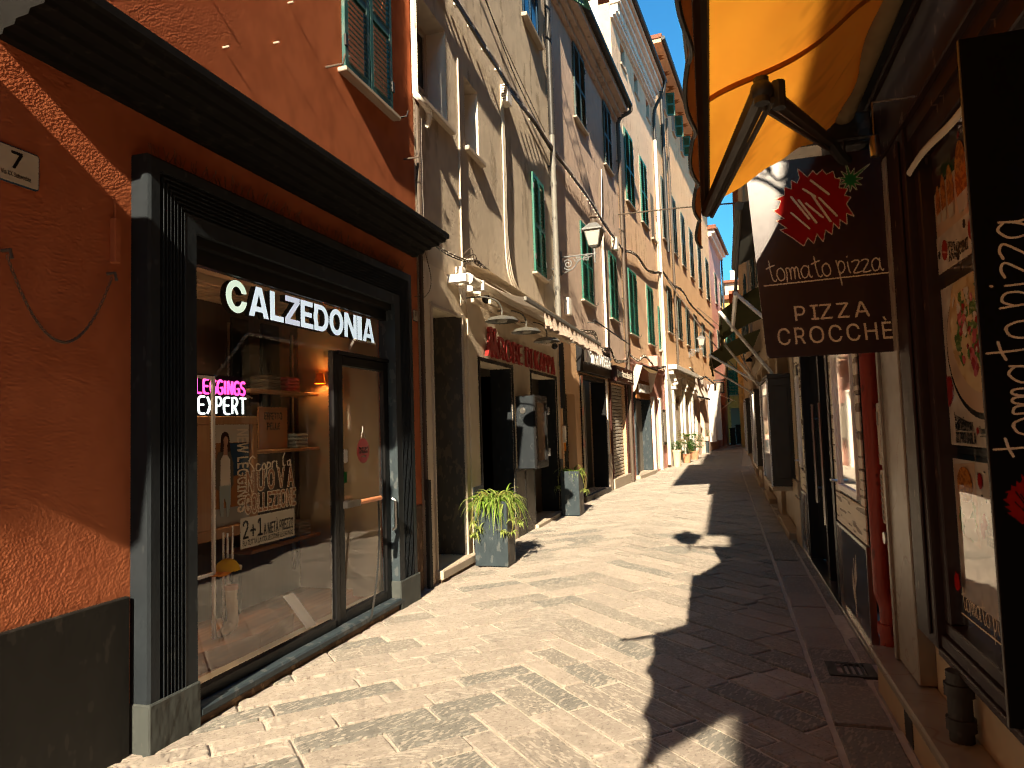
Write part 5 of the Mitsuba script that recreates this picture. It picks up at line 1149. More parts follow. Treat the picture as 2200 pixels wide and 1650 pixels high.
b6 = thing('rose_building', 'rose pink house near the far end of the street with a pale eave', 'building')
part(b6, 'wall', B6, holes_wall(0.0, L6, -0.05, 13.6, [(0.5, 2.4, 0.0, 2.7), (3.2, 5.6, 0.0, 2.7)], -0.35, 0.0), 'rose_plaster')
part(b6, 'end_wall', B6, [box(0.0, 0.05, -6, -0.352, 0, 13.6), box(L6 - 0.05, L6, -6, -0.352, 0, 13.6)], 'rose_plaster')
part(b6, 'eave', B6, [box(-0.1, L6 + 0.1, 0.0, 0.2, 13.2, 13.4), box(-0.1, L6 + 0.1, 0.0, 0.4, 13.401, 13.6)], 'white_plaster')
part(b6, 'roof', B6, box(-0.3, L6 + 0.3, -6, 0.5, 13.602, 13.85), 'roof_tile')
gutter(b6, B6, -0.3, L6 + 0.2, 0.55, 13.62)
for y, z0, z1 in ((47.3, 9.4, 11.4), (50.4, 9.6, 11.3), (47.3, 6.2, 7.6), (50.2, 6.2, 7.6)):
    shutters(b6, B6, S6(y), S6(y) + 1.1, z0, z1, 'grey_green_paint', 0.02, True, 0.1, 'stone_sill', 0.06)
part(b6, 'inside', B6, [box(0.2, L6 - 0.2, -2.0, -1.95, 0, 3.3), box(0.2, L6 - 0.2, -1.95, -0.352, 3.0, 3.05)], 'inside_wall')
q = thing('shop_awning', 'small open white awning at the rose pink house', 'awning')
part(q, 'canvas', B6, grid(lambda u, v: (0.3 + 3.4 * u, 0.02 + 0.9 * v, 3.35 - 0.45 * v), 4, 3), 'white_canvas')
part(q, 'arm', B6, tube([(0.5, 0.02, 2.2), (0.5, 0.9, 2.9)], 0.025, 6), 'pipe_white')
dp = downpipe('grey green drainpipe at the far corner of the rose pink house', B6, L6 - 0.15, 0.12, 3.0, 13.2, 0.06, 'zinc')

b7 = thing('yellow_building', 'yellow house closing the far end of the street with green shutters', 'building')
E7 = Fr((0.2, 55.0), (1, 0), (0, -1))
part(b7, 'wall', E7, holes_wall(0.0, 9.0, -0.05, 10.8, [(0.3, 1.6, 0.0, 2.6), (2.0, 3.4, 0.0, 2.6)], -0.35, 0.0), 'yellow_plaster')
part(b7, 'roof', E7, box(-0.2, 9.2, -6, 0.4, 10.8, 11.1), 'roof_tile')
for s in (0.25, 1.9, 3.6):
    for z in (3.6, 7.3):
        shutters(b7, E7, s, s + 0.95, z, z + 1.85, 'green_paint', 0.02, True, 0.1)
part(b7, 'inside', E7, [box(0.1, 5.0, -2.0, -1.95, 0, 3.0), box(0.1, 5.0, -1.95, -0.352, 2.9, 2.95)], 'inside_wall')
b8 = thing('ochre_building', 'narrow ochre house glimpsed above the far roofs', 'building')
E8 = Fr((0.6, 62.0), (1, 0), (0, -1))
part(b8, 'wall', E8, holes_wall(0.0, 6.0, -0.05, 13.4, [], -0.35, 0.0), 'peach_plaster')
part(b8, 'roof', E8, box(-0.2, 6.2, -6, 0.4, 13.4, 13.6), 'roof_tile')
part(b8, 'chimney', E8, cbox(0.5, 0.9, -1.0, -0.6, 13.6, 14.6), 'white_plaster')

# flower pots and planter boxes by the white shop
def pot(label, x, y, r, h, mat):
    q = thing('flower_pot', label, 'flower pot')
    part(q, 'pot', W, lathe([(0.0, 0.0), (r * 0.72, 0.0), (r * 0.95, h * 0.86), (r * 1.06, h * 0.87), (r * 1.06, h), (r * 0.9, h), (r * 0.88, h * 0.9), (0.0, h * 0.88)], 20, (x, y, 0.0)), mat, 40)
def bush(label, x, y, z, r, n, mat, leafl=0.09, tall=1.0):
    q = thing('potted_plant', label, 'plant')
    ms = []
    for _ in range(n):
        u = rng.normal(0, 1, 3); u /= np.linalg.norm(u)
        c = np.array([x, y, z]) + u * r * rng.uniform(0.2, 1.0) ** 0.6 * [1, 1, tall]
        if c[2] < z - r * 0.7: continue
        a = rng.uniform(0, 2 * np.pi)
        ms.append(blade(c, (math.cos(a), math.sin(a)), leafl, leafl * 0.5, leafl * 0.5, leafl * 0.4, 4))
    part(q, 'stem', W, tube([(x, y, z - r), (x, y, z)], 0.015, 5), 'cable_brown')
    part(q, 'leaves', W, ms, mat, True, kind='stuff')
pot('tall pale terracotta pot at the foot of the white shop front', -1.73, 26.55, 0.16, 0.62, 'terracotta_pale')
bush('low green plant in the tall pale pot', -1.73, 26.55, 0.78, 0.22, 170, 'green_leaf', 0.10)
pot('orange terracotta pot right of the tall pale pot', -1.50, 28.9, 0.17, 0.36, 'terracotta')
bush('bushy green plant in the orange pot', -1.50, 28.9, 0.62, 0.32, 260, 'green_leaf', 0.12)
pot('orange terracotta pot farthest along the white shop front', -1.30, 31.5, 0.2, 0.38, 'terracotta')
bush('dense dark green plant in the farthest orange pot', -1.25, 31.5, 0.78, 0.42, 320, 'green_leaf', 0.14)
pot('small pot against the wall behind the tall pale pot', -1.86, 27.4, 0.14, 0.3, 'terracotta_pale')
bush('dry yellowish plant behind the pots', -1.72, 28.0, 0.98, 0.34, 110, 'dry_leaf', 0.16)
q = thing('potted_palm', 'thin leaved palm rising behind the pots', 'plant')
part(q, 'leaves', W, [blade((-1.5, 29.8, 1.0), (math.cos(a), math.sin(a)), 0.5, 0.45, 0.04, 0.5) for a in np.arange(0, 6.2, 0.33)], 'green_leaf', True, kind='stuff')
part(q, 'stem', W, tube([(-1.5, 29.8, 0.0), (-1.5, 29.8, 1.05)], 0.025, 6), 'cable_brown')
q = thing('planter_box', 'dark planter box with a cream rim past the flower pots', 'planter')
part(q, 'box', W, cbox(-1.3, -0.85, 38.2, 39.3, 0.0, 0.62), 'zinc')
part(q, 'rim', W, cbox(-1.33, -0.82, 38.15, 39.35, 0.62, 0.86), 'rose_plaster')
bush('dusty green shrub in the dark planter box', -1.07, 38.8, 1.0, 0.36, 160, 'green_leaf', 0.12)
for k, (x, y, w_, h_) in enumerate(((0.35, 50.5, 0.35, 1.1), (0.75, 52.0, 0.5, 1.3))):
    q = thing('street_rack', ['dark goods rack at the far end of the street', 'second dark goods rack at the far end of the street'][k], 'rack')
    obj(q, W, [cbox(x, x + w_, y, y + 0.4, 0.0, h_, 0.02), cbox(x - 0.05, x + w_ + 0.05, y - 0.05, y + 0.45, h_, h_ + 0.06, 0.01)], 'pipe_dark')

# ------------------------------------------------------------------ right-hand side
def tomato(sc, x, z, mirror=False):
    """The scribbled tomato: (body, highlights, leaf) polygons."""
    r2 = np.random.default_rng(11)
    P = [(-.78, .10), (-.70, .30), (-.82, .34), (-.60, .42), (-.58, .62), (-.42, .55), (-.40, .78), (-.28, .68), (-.20, .82), (-.22, 1.05), (-.02, .80), (.12, .96), (.20, .84), (.34, .95), (.42, .82), (.58, .88), (.60, .70), (.72, .66), (.66, .44), (.86, .40), (.76, .24), (.90, .18), (.78, .02), (.92, -.30), (.76, -.20), (.74, -.48), (.60, -.34), (.56, -.58), (.44, -.40), (.38, -.70), (.24, -.56), (.16, -.86), (.04, -.64), (-.06, -.88), (-.18, -.72), (-.30, -.92), (-.52, -.70), (-.80, -.46), (-.62, -.44), (-.86, -.22), (-.66, -.18), (-.90, .05)]
    body = Polygon(P).buffer(0)
    cuts = unary_union([LineString([(-.45 + .16 * i, .35 - .1 * (i % 3)), (-.10 + .16 * i, -.25 - .12 * (i % 2))]).buffer(0.028) for i in range(5)] + [LineString([(.05, .72), (.42, .32)]).buffer(.03), LineString([(-.15, .52), (.1, .3)]).buffer(.03), LineString([(-.5, -.05), (-.12, -.5)]).buffer(.025)])
    lp = []
    for k in range(22):
        a = 2 * np.pi * k / 22
        rr = 0.30 if k % 2 == 0 else 0.13
        if k == 2: rr = 0.62
        if k == 6: rr = 0.46
        lp.append((.95 + rr * math.cos(a) * 0.9, .62 + rr * math.sin(a)))
    leaf = Polygon(lp).buffer(0)
    f = lambda g: affinity.affine_transform(g, [-sc if mirror else sc, 0, 0, sc, x, z])
    return f(body), f(cuts), f(leaf)
WORD = {'t': ([[(.0, 1.0), (.35, 1.12), (.75, 1.2)], [(.30, 1.55), (.36, .7), (.48, .12), (.70, .0), (.82, .12)]], .80), 'o': ([[(.42, .95), (.12, .8), (.02, .4), (.25, .02), (.62, .1), (.72, .5), (.55, .88), (.38, .92)]], .80),
        'm': ([[(.0, -.15), (.06, .5), (.04, .85), (.18, .9), (.36, .75), (.40, .05)], [(.40, .5), (.52, .88), (.72, .8), (.76, .05)], [(.76, .5), (.88, .88), (1.06, .8), (1.12, .1), (1.2, .05)]], 1.22), 'a': ([[(.72, .78), (.42, .95), (.06, .6), (.18, .08), (.52, .1), (.72, .5), (.76, .9), (.74, .3), (.86, .02), (.98, .1)]], .98),
        'p': ([[(.0, 1.05), (.1, .4), (.22, -.75)], [(.06, .6), (.28, .98), (.62, .85), (.62, .4), (.34, .1), (.14, .2)]], .78), 'i': ([[(.1, .85), (.14, .3), (.26, .06)], [(.12, 1.25), (.13, 1.27), (.14, 1.29)]], .40), 'z': ([[(.0, .85), (.34, .95), (.62, .82), (.34, .42), (.05, .06), (.4, .02), (.7, .1)]], .74)}
def script(text, h, r=0.045):
    out, x = [], 0.0
    for c in text:
        if c == ' ': x += 0.45; continue
        ls, w = WORD[c]
        out += [LineString(spline([(x + a, b, 0) for a, b in l], 5)[:, :2]).buffer(r, quad_segs=3) for l in ls]
        x += w + 0.06
    return affinity.scale(unary_union(out), h, h, origin=(0, 0))

r1 = thing('pizza_shop_building', 'dark maroon pizza shop at the right edge, in deep shade', 'building')
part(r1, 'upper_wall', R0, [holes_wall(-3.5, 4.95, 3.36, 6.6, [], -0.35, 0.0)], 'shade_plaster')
part(r1, 'eave', R0, box(-1.2, 4.95, -6.0, 0.30, 6.60, 6.7), 'roof_tile')
part(r1, 'fascia', R0, [cbox(-2.0, 4.95, -0.3, 0.0, 2.98, 3.32, 0.006), cbox(-2.0, 4.96, -0.3, 0.02, 3.321, 3.355, 0.004), box(-2.0, 4.95, -0.3, -0.03, 2.90, 2.979)], 'maroon_wood', label='dark maroon timber fascia over the pizza shop')
part(r1, 'wall_below', R0, [box(-2.0, 4.02, -0.4, -0.085, -0.05, 0.50)], 'sandstone', label='rough stone wall under the pizza shop window')
part(r1, 'pilaster', R0, [cbox(3.68, 4.02, -0.3, -0.012, 0.53, 2.98), cbox(3.74, 3.94, -0.012, 0.004, 0.58, 2.94)], 'maroon_wood')
part(r1, 'pier', R0, box(4.02, 4.95, -0.6, -0.10, -0.05, 2.98), 'red_plaster')
part(r1, 'window_frame', R0, [cbox(2.2, 3.68, -0.2, -0.03, 0.54, 0.60), cbox(2.2, 3.68, -0.2, -0.05, 0.601, 0.66), cbox(3.60, 3.679, -0.2, -0.05, 0.66, 2.98), cbox(2.2, 3.60, -0.2, -0.05, 2.80, 2.98), cbox(2.2, 3.68, -0.2, -0.015, 0.505, 0.539)], 'maroon_wood')
part(r1, 'window_glass', R0, grid(lambda u, v: (2.2 + 1.4 * u, -0.08, 0.66 + 2.14 * v), 1, 1), 'window_glass')
part(r1, 'window_back', R0, box(-2.0, 3.66, -1.5, -1.45, 0.5, 2.95), 'inside_wall')
part(r1, 'window_room', R0, [box(3.66, 3.70, -1.45, -0.201, 0.5, 2.95), box(-2.0, 3.66, -1.45, -0.201, 2.95, 2.98), box(-2.0, 3.66, -1.45, -0.401, 0.45, 0.50)], 'inside_wall')
part(r1, 'inner_rail', R0, [cbox(2.2, 3.6, -0.16, -0.13, 2.17, 2.215), cbox(2.2, 3.6, -0.16, -0.13, 1.42, 1.46)], 'black_frame')
part(r1, 'near_wall', R0, box(-3.5, 2.2, -0.4, -0.03, 0.501, 2.9), 'maroon_wood')
q = thing('marble_pilaster', 'veined grey marble pilaster between the red downpipe and the maroon shopfront', 'pilaster')
part(q, 'slab', R0, cbox(4.03, 4.44, -0.12, -0.005, 0.24, 2.97, 0.006), 'marble')
part(q, 'edge', R0, [cbox(4.441, 4.485, -0.12, 0.012, 0.24, 2.97, 0.004)], 'marble')
q = thing('stone_ledge', 'long stone ledge step in front of the pizza shop window', 'step')
part(q, 'top', R0, cbox(2.4, 4.72, -0.09, 0.11, 0.185, 0.235, 0.01), 'marble')
part(q, 'base', R0, [cbox(2.4, 4.66, -0.2, 0.075, -0.05, 0.184, 0.004)], 'sandstone')
part(q, 'base_gap', R0, [box(3.85, 4.0, 0.075, 0.079, 0.0, 0.16)], 'pipe_dark')
dp = thing('gully_pipe', 'dark jointed pipe rising through the ledge below the window', 'drainpipe')
part(dp, 'pipe', R0, tube([(3.42, -0.02, 0.0), (3.42, -0.02, 0.52)], 0.048, 12), 'pipe_dark', 40)
for z in (0.28, 0.42): part(dp, 'collar', R0, tube([(3.42, -0.02, z), (3.42, -0.02, z + 0.05)], 0.058, 12), 'pipe_dark', 40)

def print_on(q, name, g, d, mat, t=0.0012): return part(q, name, R0, ext(g, d, d + t), mat)
PD = -0.10
# posters
def food_col(c, c2, f):
    def col(p, n, uv): return mix(c, c2, smoothstep(0.4, 0.65, fbm(p.x * f, p.y * f, p.z * f, 2)))
    return col
diffuse('crumb_print', proc(food_col((0.50, 0.19, 0.035), (0.30, 0.09, 0.015), 60)))
diffuse('board_print', proc(food_col((0.58, 0.40, 0.26), (0.50, 0.34, 0.22), 9)))
diffuse('paper_print', proc(food_col((0.58, 0.50, 0.40), (0.50, 0.42, 0.33), 14)))
diffuse('crust_print', proc(food_col((0.66, 0.48, 0.25), (0.52, 0.31, 0.12), 14)))
diffuse('salad_print', proc(food_col((0.05, 0.13, 0.02), (0.16, 0.24, 0.06), 80)))
p1 = thing('arancini_poster', 'top poster in the pizza shop window with four fried arancini', 'poster')
print_on(p1, 'sheet', sbox(2.55, 2.23, 3.585, 2.80), PD - 0.004, 'sign_maroon')
print_on(p1, 'table', Polygon([(2.6, 2.42), (3.575, 2.34), (3.575, 2.60), (3.42, 2.62), (3.1, 2.62), (2.6, 2.68)]), PD - 0.002, 'board_print')
print_on(p1, 'lower_band', Polygon([(2.55, 2.235), (3.58, 2.235), (3.58, 2.40), (2.55, 2.40)]), PD, 'paper_print')
for k, (s, z, w_, h_) in enumerate(((3.52, 2.545, .030, .085), (3.44, 2.555, .032, .10), (3.34, 2.555, .042, .11), (3.19, 2.57, .07, .14), (2.98, 2.58, .09, .15))):
    print_on(p1, 'arancino', affinity.scale(Point(s, z).buffer(1, 12), w_, h_), PD + 0.001 * k, 'crumb_print')
    print_on(p1, 'paper_cup', Polygon([(s - w_ * .95, z - h_ * .5), (s + w_ * .95, z - h_ * .55), (s + w_ * .7, z - h_ * 1.05), (s - w_ * .7, z - h_ * 1.05)]), PD + 0.001 * k + 0.0008, 'enamel')
for s, z in ((3.47, 2.325), (3.12, 2.33)):
    print_on(p1, 'tomato_slice', affinity.scale(Point(s, z).buffer(1, 12), .04, .045), PD + 0.0015, 'red_print')
for s, z in ((3.55, 2.32), (3.2, 2.37), (3.30, 2.26)): print_on(p1, 'basil', affinity.scale(Point(s, z).buffer(1, 8), .016, .018), PD + 0.0015, 'black_print')
print_on(p1, 'lettering', unary_union([put(text_poly('prova i nostri', 0.035, width=0.22), 3.42, 2.325, True, shear=-0.25), put(text_poly('ARANCINI', 0.045, True, width=0.25), 3.42, 2.262, True)]), PD + 0.0016, 'black_print')
b_, c_, l_ = tomato(0.016, 3.20, 2.735, True); print_on(p1, 'logo', b_, PD, 'red_print'); print_on(p1, 'logo_words', put(script('tomato pizza', 0.014, 0.07), 3.17, 2.73, True), PD, 'white_print')
p2 = thing('pizza_poster', 'middle poster in the pizza shop window with a loaded pizza on a board', 'poster')
print_on(p2, 'sheet', sbox(2.55, 1.465, 3.585, 2.165), PD - 0.004, 'paper_print')
board = affinity.scale(Point(3.12, 1.90).buffer(1, 24), 0.42, 0.30).intersection(sbox(2.55, 1.465, 3.585, 2.165))
print_on(p2, 'plate', affinity.scale(Point(3.12, 1.89).buffer(1, 24), 0.43, 0.315).intersection(sbox(2.55, 1.465, 3.585, 2.165)), PD - 0.003, 'black_print')
print_on(p2, 'board', board, PD - 0.002, 'board_print')
pz = affinity.scale(Point(3.10, 1.98).buffer(1, 24), 0.38, 0.30).intersection(sbox(2.55, 1.62, 3.575, 2.16))
print_on(p2, 'crust', pz, PD - 0.001, 'crust_print')
r3 = np.random.default_rng(5)
def blobs(n, s, z, rs, rz, a, b, spiky=False):
    out = []
    for _ in range(n):
        u, v_ = r3.uniform(-1, 1, 2)
        m = r3.uniform(a, b)
        pts = [(s + u * rs + m * r3.uniform(.5, 1.2) * math.cos(t), z + v_ * rz + m * r3.uniform(.5, 1.2) * math.sin(t)) for t in np.arange(0, 6.2, 0.8)]
        out.append(Polygon(pts).buffer(0))
    return unary_union(out)
pzi = pz.buffer(-0.045)
print_on(p2, 'rocket_leaves', blobs(70, 3.12, 1.97, .34, .20, .015, .04).intersection(pzi), PD, 'salad_print')
print_on(p2, 'ham', blobs(22, 3.12, 1.96, .33, .19, .015, .04).intersection(pzi), PD + 0.001, 'pink_card')
print_on(p2, 'tomatoes', blobs(16, 3.12, 1.97, .33, .19, .012, .03).intersection(pzi), PD + 0.002, 'red_print')
print_on(p2, 'cheese', blobs(26, 3.12, 1.96, .33, .20, .012, .034).intersection(pzi), PD + 0.003, 'white_print')
b_, c_, l_ = tomato(0.075, 3.56, 1.70, True); print_on(p2, 'tomato_mark', b_.intersection(sbox(3.4, 1.6, 3.58, 1.8)), PD, 'red_print')
print_on(p2, 'lettering', unary_union([put(text_poly('lo sappiamo', 0.035, width=0.18), 3.50, 1.575, True, shear=-0.2), put(text_poly("NON VEDI L'ORA", 0.036, True, width=0.23), 3.50, 1.53, True), put(text_poly('DI PROVARLA', 0.044, True, width=0.25), 3.50, 1.478, True)]), PD, 'black_print')
print_on(p2, 'brand', put(script('tomato pizza', 0.020, 0.06), 3.20, 1.52, True), PD, 'black_print')
print_on(p2, 'underline', sbox(3.02, 1.508, 3.20, 1.511), PD, 'black_print')
b_, c_, l_ = tomato(0.016, 3.225, 1.53, True); print_on(p2, 'brand_tomato', b_, PD, 'red_print')
p3 = thing('burger_poster', 'bottom poster in the pizza shop window with a burger on lettuce', 'poster')
print_on(p3, 'sheet', sbox(2.55, 0.80, 3.585, 1.405), PD - 0.004, 'paper_print')
print_on(p3, 'board', Polygon([(3.30, 1.40), (3.57, 1.38), (3.57, 1.08), (3.30, 1.05)]), PD - 0.003, 'board_print')
print_on(p3, 'lettuce', blobs(26, 3.43, 1.16, .08, .055, .03, .055), PD - 0.002, 'salad_print')
print_on(p3, 'pale_lettuce', blobs(14, 3.42, 1.12, .07, .03, .02, .04), PD - 0.001, 'green_leaf_print' if False else 'enamel')
print_on(p3, 'egg', Polygon([(3.49, 1.27), (3.37, 1.27), (3.35, 1.20), (3.42, 1.15), (3.50, 1.18)]), PD, 'white_print')
print_on(p3, 'cutlet', affinity.scale(Point(3.43, 1.30).buffer(1, 14), 0.095, 0.075), PD + 0.001, 'crumb_print')
for s, z in ((3.24, 1.33), (3.10, 1.36), (3.22, 1.17), (3.25, 1.13)): print_on(p3, 'tomato_slice', affinity.scale(Point(s, z).buffer(1, 10), .026, .032), PD, 'red_print')
print_on(p3, 'peppercorn', unary_union([Point(s, z).buffer(.005) for s, z in zip(r3.uniform(3.05, 3.28, 16), r3.uniform(1.2, 1.4, 16))]), PD, 'black_print')
print_on(p3, 'lettering', unary_union([put(text_poly('Hai fame?', 0.03, width=0.14), 3.20, 1.165, True, shear=-0.2), put(text_poly("COSA STA", 0.032, True, width=0.15), 3.20, 1.125, True), put(text_poly('ASPETTANDO', 0.034, True, width=0.19), 3.21, 1.08, True)]), PD, 'grey_print')
q = thing('glass_lettering', 'white handwritten shop name low on the pizza shop glass', 'sign')
print_on(q, 'script', put(script('tomato pizza', 0.058, 0.035), 3.50, 0.765, True), -0.078, 'cream_print')
print_on(q, 'underline', sbox(2.95, 0.735, 3.52, 0.741), -0.078, 'cream_print')
b_, c_, l_ = tomato(0.045, 3.56, 0.86, True); print_on(q, 'tomato', b_.intersection(sbox(3.3, 0.7, 3.595, 1.0)), -0.0785, 'red_print')
q = thing('rolled_paper', 'curled sheet of paper stuck along the top of the shop window', 'paper')
obj(q, R0, grid(lambda u, v: (3.66 - 1.0 * u, -0.045 + 0.03 * math.sin(v * 2.6), 2.78 - 0.05 * v - 0.03 * u * u + 0.012 * math.sin(u * 7)), 14, 6), 'enamel', True)

# the hanging pizza sign: a board facing down the street
PS = Fr((0.0, 4.10), (1, 0), (0, -1))
def tilt(m, k=-0.056):
    v = np.asarray(m.vertices, float).copy(); v[:, 0] += (3.22 - v[:, 2]) * -k
    v[:, 0] *= 0.891; v[:, 2] = 1.6 + (v[:, 2] - 1.6) * 0.891
    return trimesh.Trimesh(v, m.faces, process=False)
sgn = thing('pizza_sign', 'dark maroon hanging pizza sign with a scribbled red tomato', 'sign')
g = sbox(0.205, 1.985, 0.985, 3.22).buffer(-0.03).buffer(0.03)
part(sgn, 'board', PS, tilt(ext(g, -0.022, 0.0)), 'sign_maroon')
bd, ct, lv = tomato(0.245, 0.565, 2.895)
part(sgn, 'tomato_outline', PS, tilt(ext(bd.buffer(0.004), 0.0005, 0.0015)), 'cream_print')
part(sgn, 'tomato', PS, tilt(ext(bd.difference(ct), 0.0016, 0.0026)), 'red_print')
part(sgn, 'leaf_outline', PS, tilt(ext(lv.buffer(0.0035), 0.0005, 0.0015)), 'enamel')
part(sgn, 'leaf', PS, tilt(ext(lv, 0.0016, 0.0026)), 'green_print')
part(sgn, 'script', PS, tilt(ext(affinity.translate(affinity.rotate((lambda g: affinity.scale(g, 0.66 / (g.bounds[2] - g.bounds[0]), 1, origin=(0, 0)))(script('tomato pizza', 0.083, 0.05)), 1.0, origin=(0, 0)), 0.262, 2.462), 0.0005, 0.0015)), 'cream_print')
part(sgn, 'underline', PS, tilt(ext(Polygon([(0.235, 2.435), (0.975, 2.454), (0.975, 2.462), (0.235, 2.443)]), 0.0005, 0.0015)), 'cream_print')
def spaced(txt, x0, x1, z, h):
    out, n = [], len(txt)
    ws = [{'I': .3, 'P': .75, 'Z': .8, 'A': 1.0, 'C': 1.0, 'R': .8, 'O': 1.12, 'H': .95, 'È': .7}[c] for c in txt]
    k = (x1 - x0) / (sum(ws) + 0.32 * (n - 1)); x = x0
    for c, w in zip(txt, ws):
        t = text_poly(c, h, False, 0.004)
        b0 = t.bounds
        t = affinity.scale(t, w * k * 0.98 / max(b0[2] - b0[0], 1e-6) if c != 'I' else 1.0, 1.0, origin=(0, 0))
        out.append(put(t, x, z)); x += (w + 0.32) * k
    return unary_union(out)
part(sgn, 'words', PS, tilt(ext(unary_union([spaced('PIZZA', 0.393, 0.813, 2.205, 0.092), spaced('CROCCHÈ', 0.28, 0.918, 2.062, 0.102)]), 0.0005, 0.0015)), 'cream_print')
part(sgn, 'hook', PS, [tube(spline([(0.245, -0.01, 2.99), (0.24, 0.01, 3.02), (0.23, 0.0, 3.06), (0.235, 0.0, 3.12)], 5), 0.008, 6)], 'pipe_dark')
part(sgn, 'hanger', PS, [tube([(0.2, -0.01, 3.12), (0.95, -0.01, 3.12)], 0.010, 6), tube([(0.70, -0.01, 3.02), (0.70, -0.01, 3.12)], 0.008, 6)], 'pipe_dark')
q = thing('small_lamp', 'small grey bell lamp under the maroon fascia corner', 'lamp')
obj(q, W, [lathe([(0.0, 0.06), (0.018, 0.055), (0.022, 0.02), (0.022, -0.035), (0.018, -0.035), (0.018, 0.02), (0.0, 0.04)], 14, (0.70, 3.38, 2.79)), tube([(0.70, 3.38, 2.85), (0.70, 3.38, 3.0), (0.9, 3.38, 3.0)], 0.004, 4)], 'steel', 40)

# the near black banner: a board facing down the street, at the very right
BN = Fr((0.0, 2.00), (1, 0), (0, -1))
bn = thing('black_banner', 'tall black banner with white handwriting running upward at the right edge', 'banner')
part(bn, 'board', BN, cbox(0.625, 0.96, -0.012, 0.0, 0.84, 2.56, 0.002), 'banner_black')
part(bn, 'edge', BN, cbox(0.621, 0.6245, -0.012, 0.0, 0.84, 2.56, 0.001), 'brown_metal')
wsc = affinity.rotate(script('tomato pizza', 0.072, 0.045), 90, origin=(0, 0))
x0, y0, x1, y1 = wsc.bounds
wsc = affinity.affine_transform(wsc, [1, 0, 0, 0.60 / (y1 - y0), 0.745, 1.49 - y0 * 0.60 / (y1 - y0)])
part(bn, 'script', BN, ext(wsc, 0.0005, 0.0015), 'cream_print')
bd, ct, lv = tomato(0.062, 0.70, 1.385)
part(bn, 'tomato', BN, ext(bd.difference(ct), 0.0005, 0.0015), 'red_print')

# red downpipe and bells
rp = thing('red_downpipe', 'dark red painted downpipe with an elbow beside the marble pilaster', 'drainpipe')
part(rp, 'pipe', R0, tube([(4.76, 0.0, 0.62), (4.76, 0.0, 3.2)], 0.052, 14), 'pipe_red', 40)
part(rp, 'elbow', R0, tube(spline([(4.76, 0.0, 0.62), (4.76, 0.0, 0.54), (4.745, -0.02, 0.46), (4.74, -0.02, 0.36)], 6), 0.052, 14), 'pipe_red', 40)
part(rp, 'lower_pipe', R0, tube([(4.74, -0.02, -0.01), (4.74, -0.02, 0.36)], 0.058, 14), 'pipe_red', 40)
part(rp, 'collar', R0, tube([(4.74, -0.02, 0.30), (4.74, -0.02, 0.36)], 0.068, 14), 'pipe_red', 40)
part(rp, 'collar', R0, tube([(4.74, -0.02, 0.07), (4.74, -0.02, 0.11)], 0.066, 14), 'pipe_red', 40)
part(rp, 'rear_pipe', R0, tube([(4.62, -0.05, 0.3), (4.62, -0.05, 3.2)], 0.035, 12), 'pipe_red', 40)
q = thing('intercom', 'pale intercom panel between the red downpipe and the marble pilaster', 'intercom')
part(q, 'plate', R0, cbox(4.50, 4.56, -0.095, 0.012, 1.32, 1.68, 0.004), 'enamel')
part(q, 'speaker', R0, [box(4.515, 4.55, 0.012, 0.016, 1.55, 1.63), box(4.52, 4.545, 0.012, 0.016, 1.36, 1.385)], 'grey_print')
q = thing('bell_panel', 'pale bell push panel with a column of name plates below the intercom', 'intercom')
part(q, 'plate', R0, cbox(4.50, 4.56, -0.095, 0.012, 0.98, 1.29, 0.004), 'enamel')
for k in range(8): part(q, 'button', R0, box(4.512, 4.548, 0.012, 0.017, 1.005 + 0.034 * k, 1.025 + 0.034 * k), 'grey_print')
q = thing('lock_knob', 'round metal key switch below the bell panel', 'switch')
obj(q, R0, tube([(4.53, -0.09, 0.90), (4.53, 0.02, 0.90)], 0.035, 14), 'steel', 40)

# white timber shop with mirror panes
r2_ = thing('white_timber_shop', 'shaded house whose ground floor is a white board shopfront with mirrored panes', 'building')
RW = (6.45, 8.75, 0.03, 2.35)
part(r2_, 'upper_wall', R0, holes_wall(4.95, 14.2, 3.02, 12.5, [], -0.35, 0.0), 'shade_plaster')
part(r2_, 'near_return', R0, box(4.955, 5.0, -6, -0.352, 0, 12.5), 'shade_plaster')
part(r2_, 'roof', R0, box(4.95, 14.2, -6, 0.1, 12.5, 12.7), 'roof_tile')
part(r2_, 'red_strip', R0, box(4.95, 5.15, -0.35, -0.05, -0.05, 3.02), 'red_plaster')
part(r2_, 'front', R0, [holes_wall(5.15, 9.35, 0.74, 3.018, [(5.32, 6.20, 1.06, 2.12), (RW[0], RW[1], 0.7, RW[3]), (8.92, 9.22, 1.0, 2.15)], -0.10, -0.01)], 'black_frame')
for k in range(9):
    z = 0.75 + 0.252 * k
    for a, b in ((5.16, 6.44), (8.76, 9.34)):
        w0_, w1_ = (5.30, 6.22) if a < 6 else (8.90, 9.24)
        zz0, zz1 = z, z + 0.246
        if zz1 < 1.05 or zz0 > 2.14: part(r2_, 'board', R0, cbox(a, b, -0.009, 0.004, zz0, min(zz1, 3.0), 0.003), 'white_wood')
        else:
            part(r2_, 'board', R0, cbox(a, w0_, -0.009, 0.004, zz0, zz1, 0.003), 'white_wood'); part(r2_, 'board', R0, cbox(w1_, b, -0.009, 0.004, zz0, zz1, 0.003), 'white_wood')
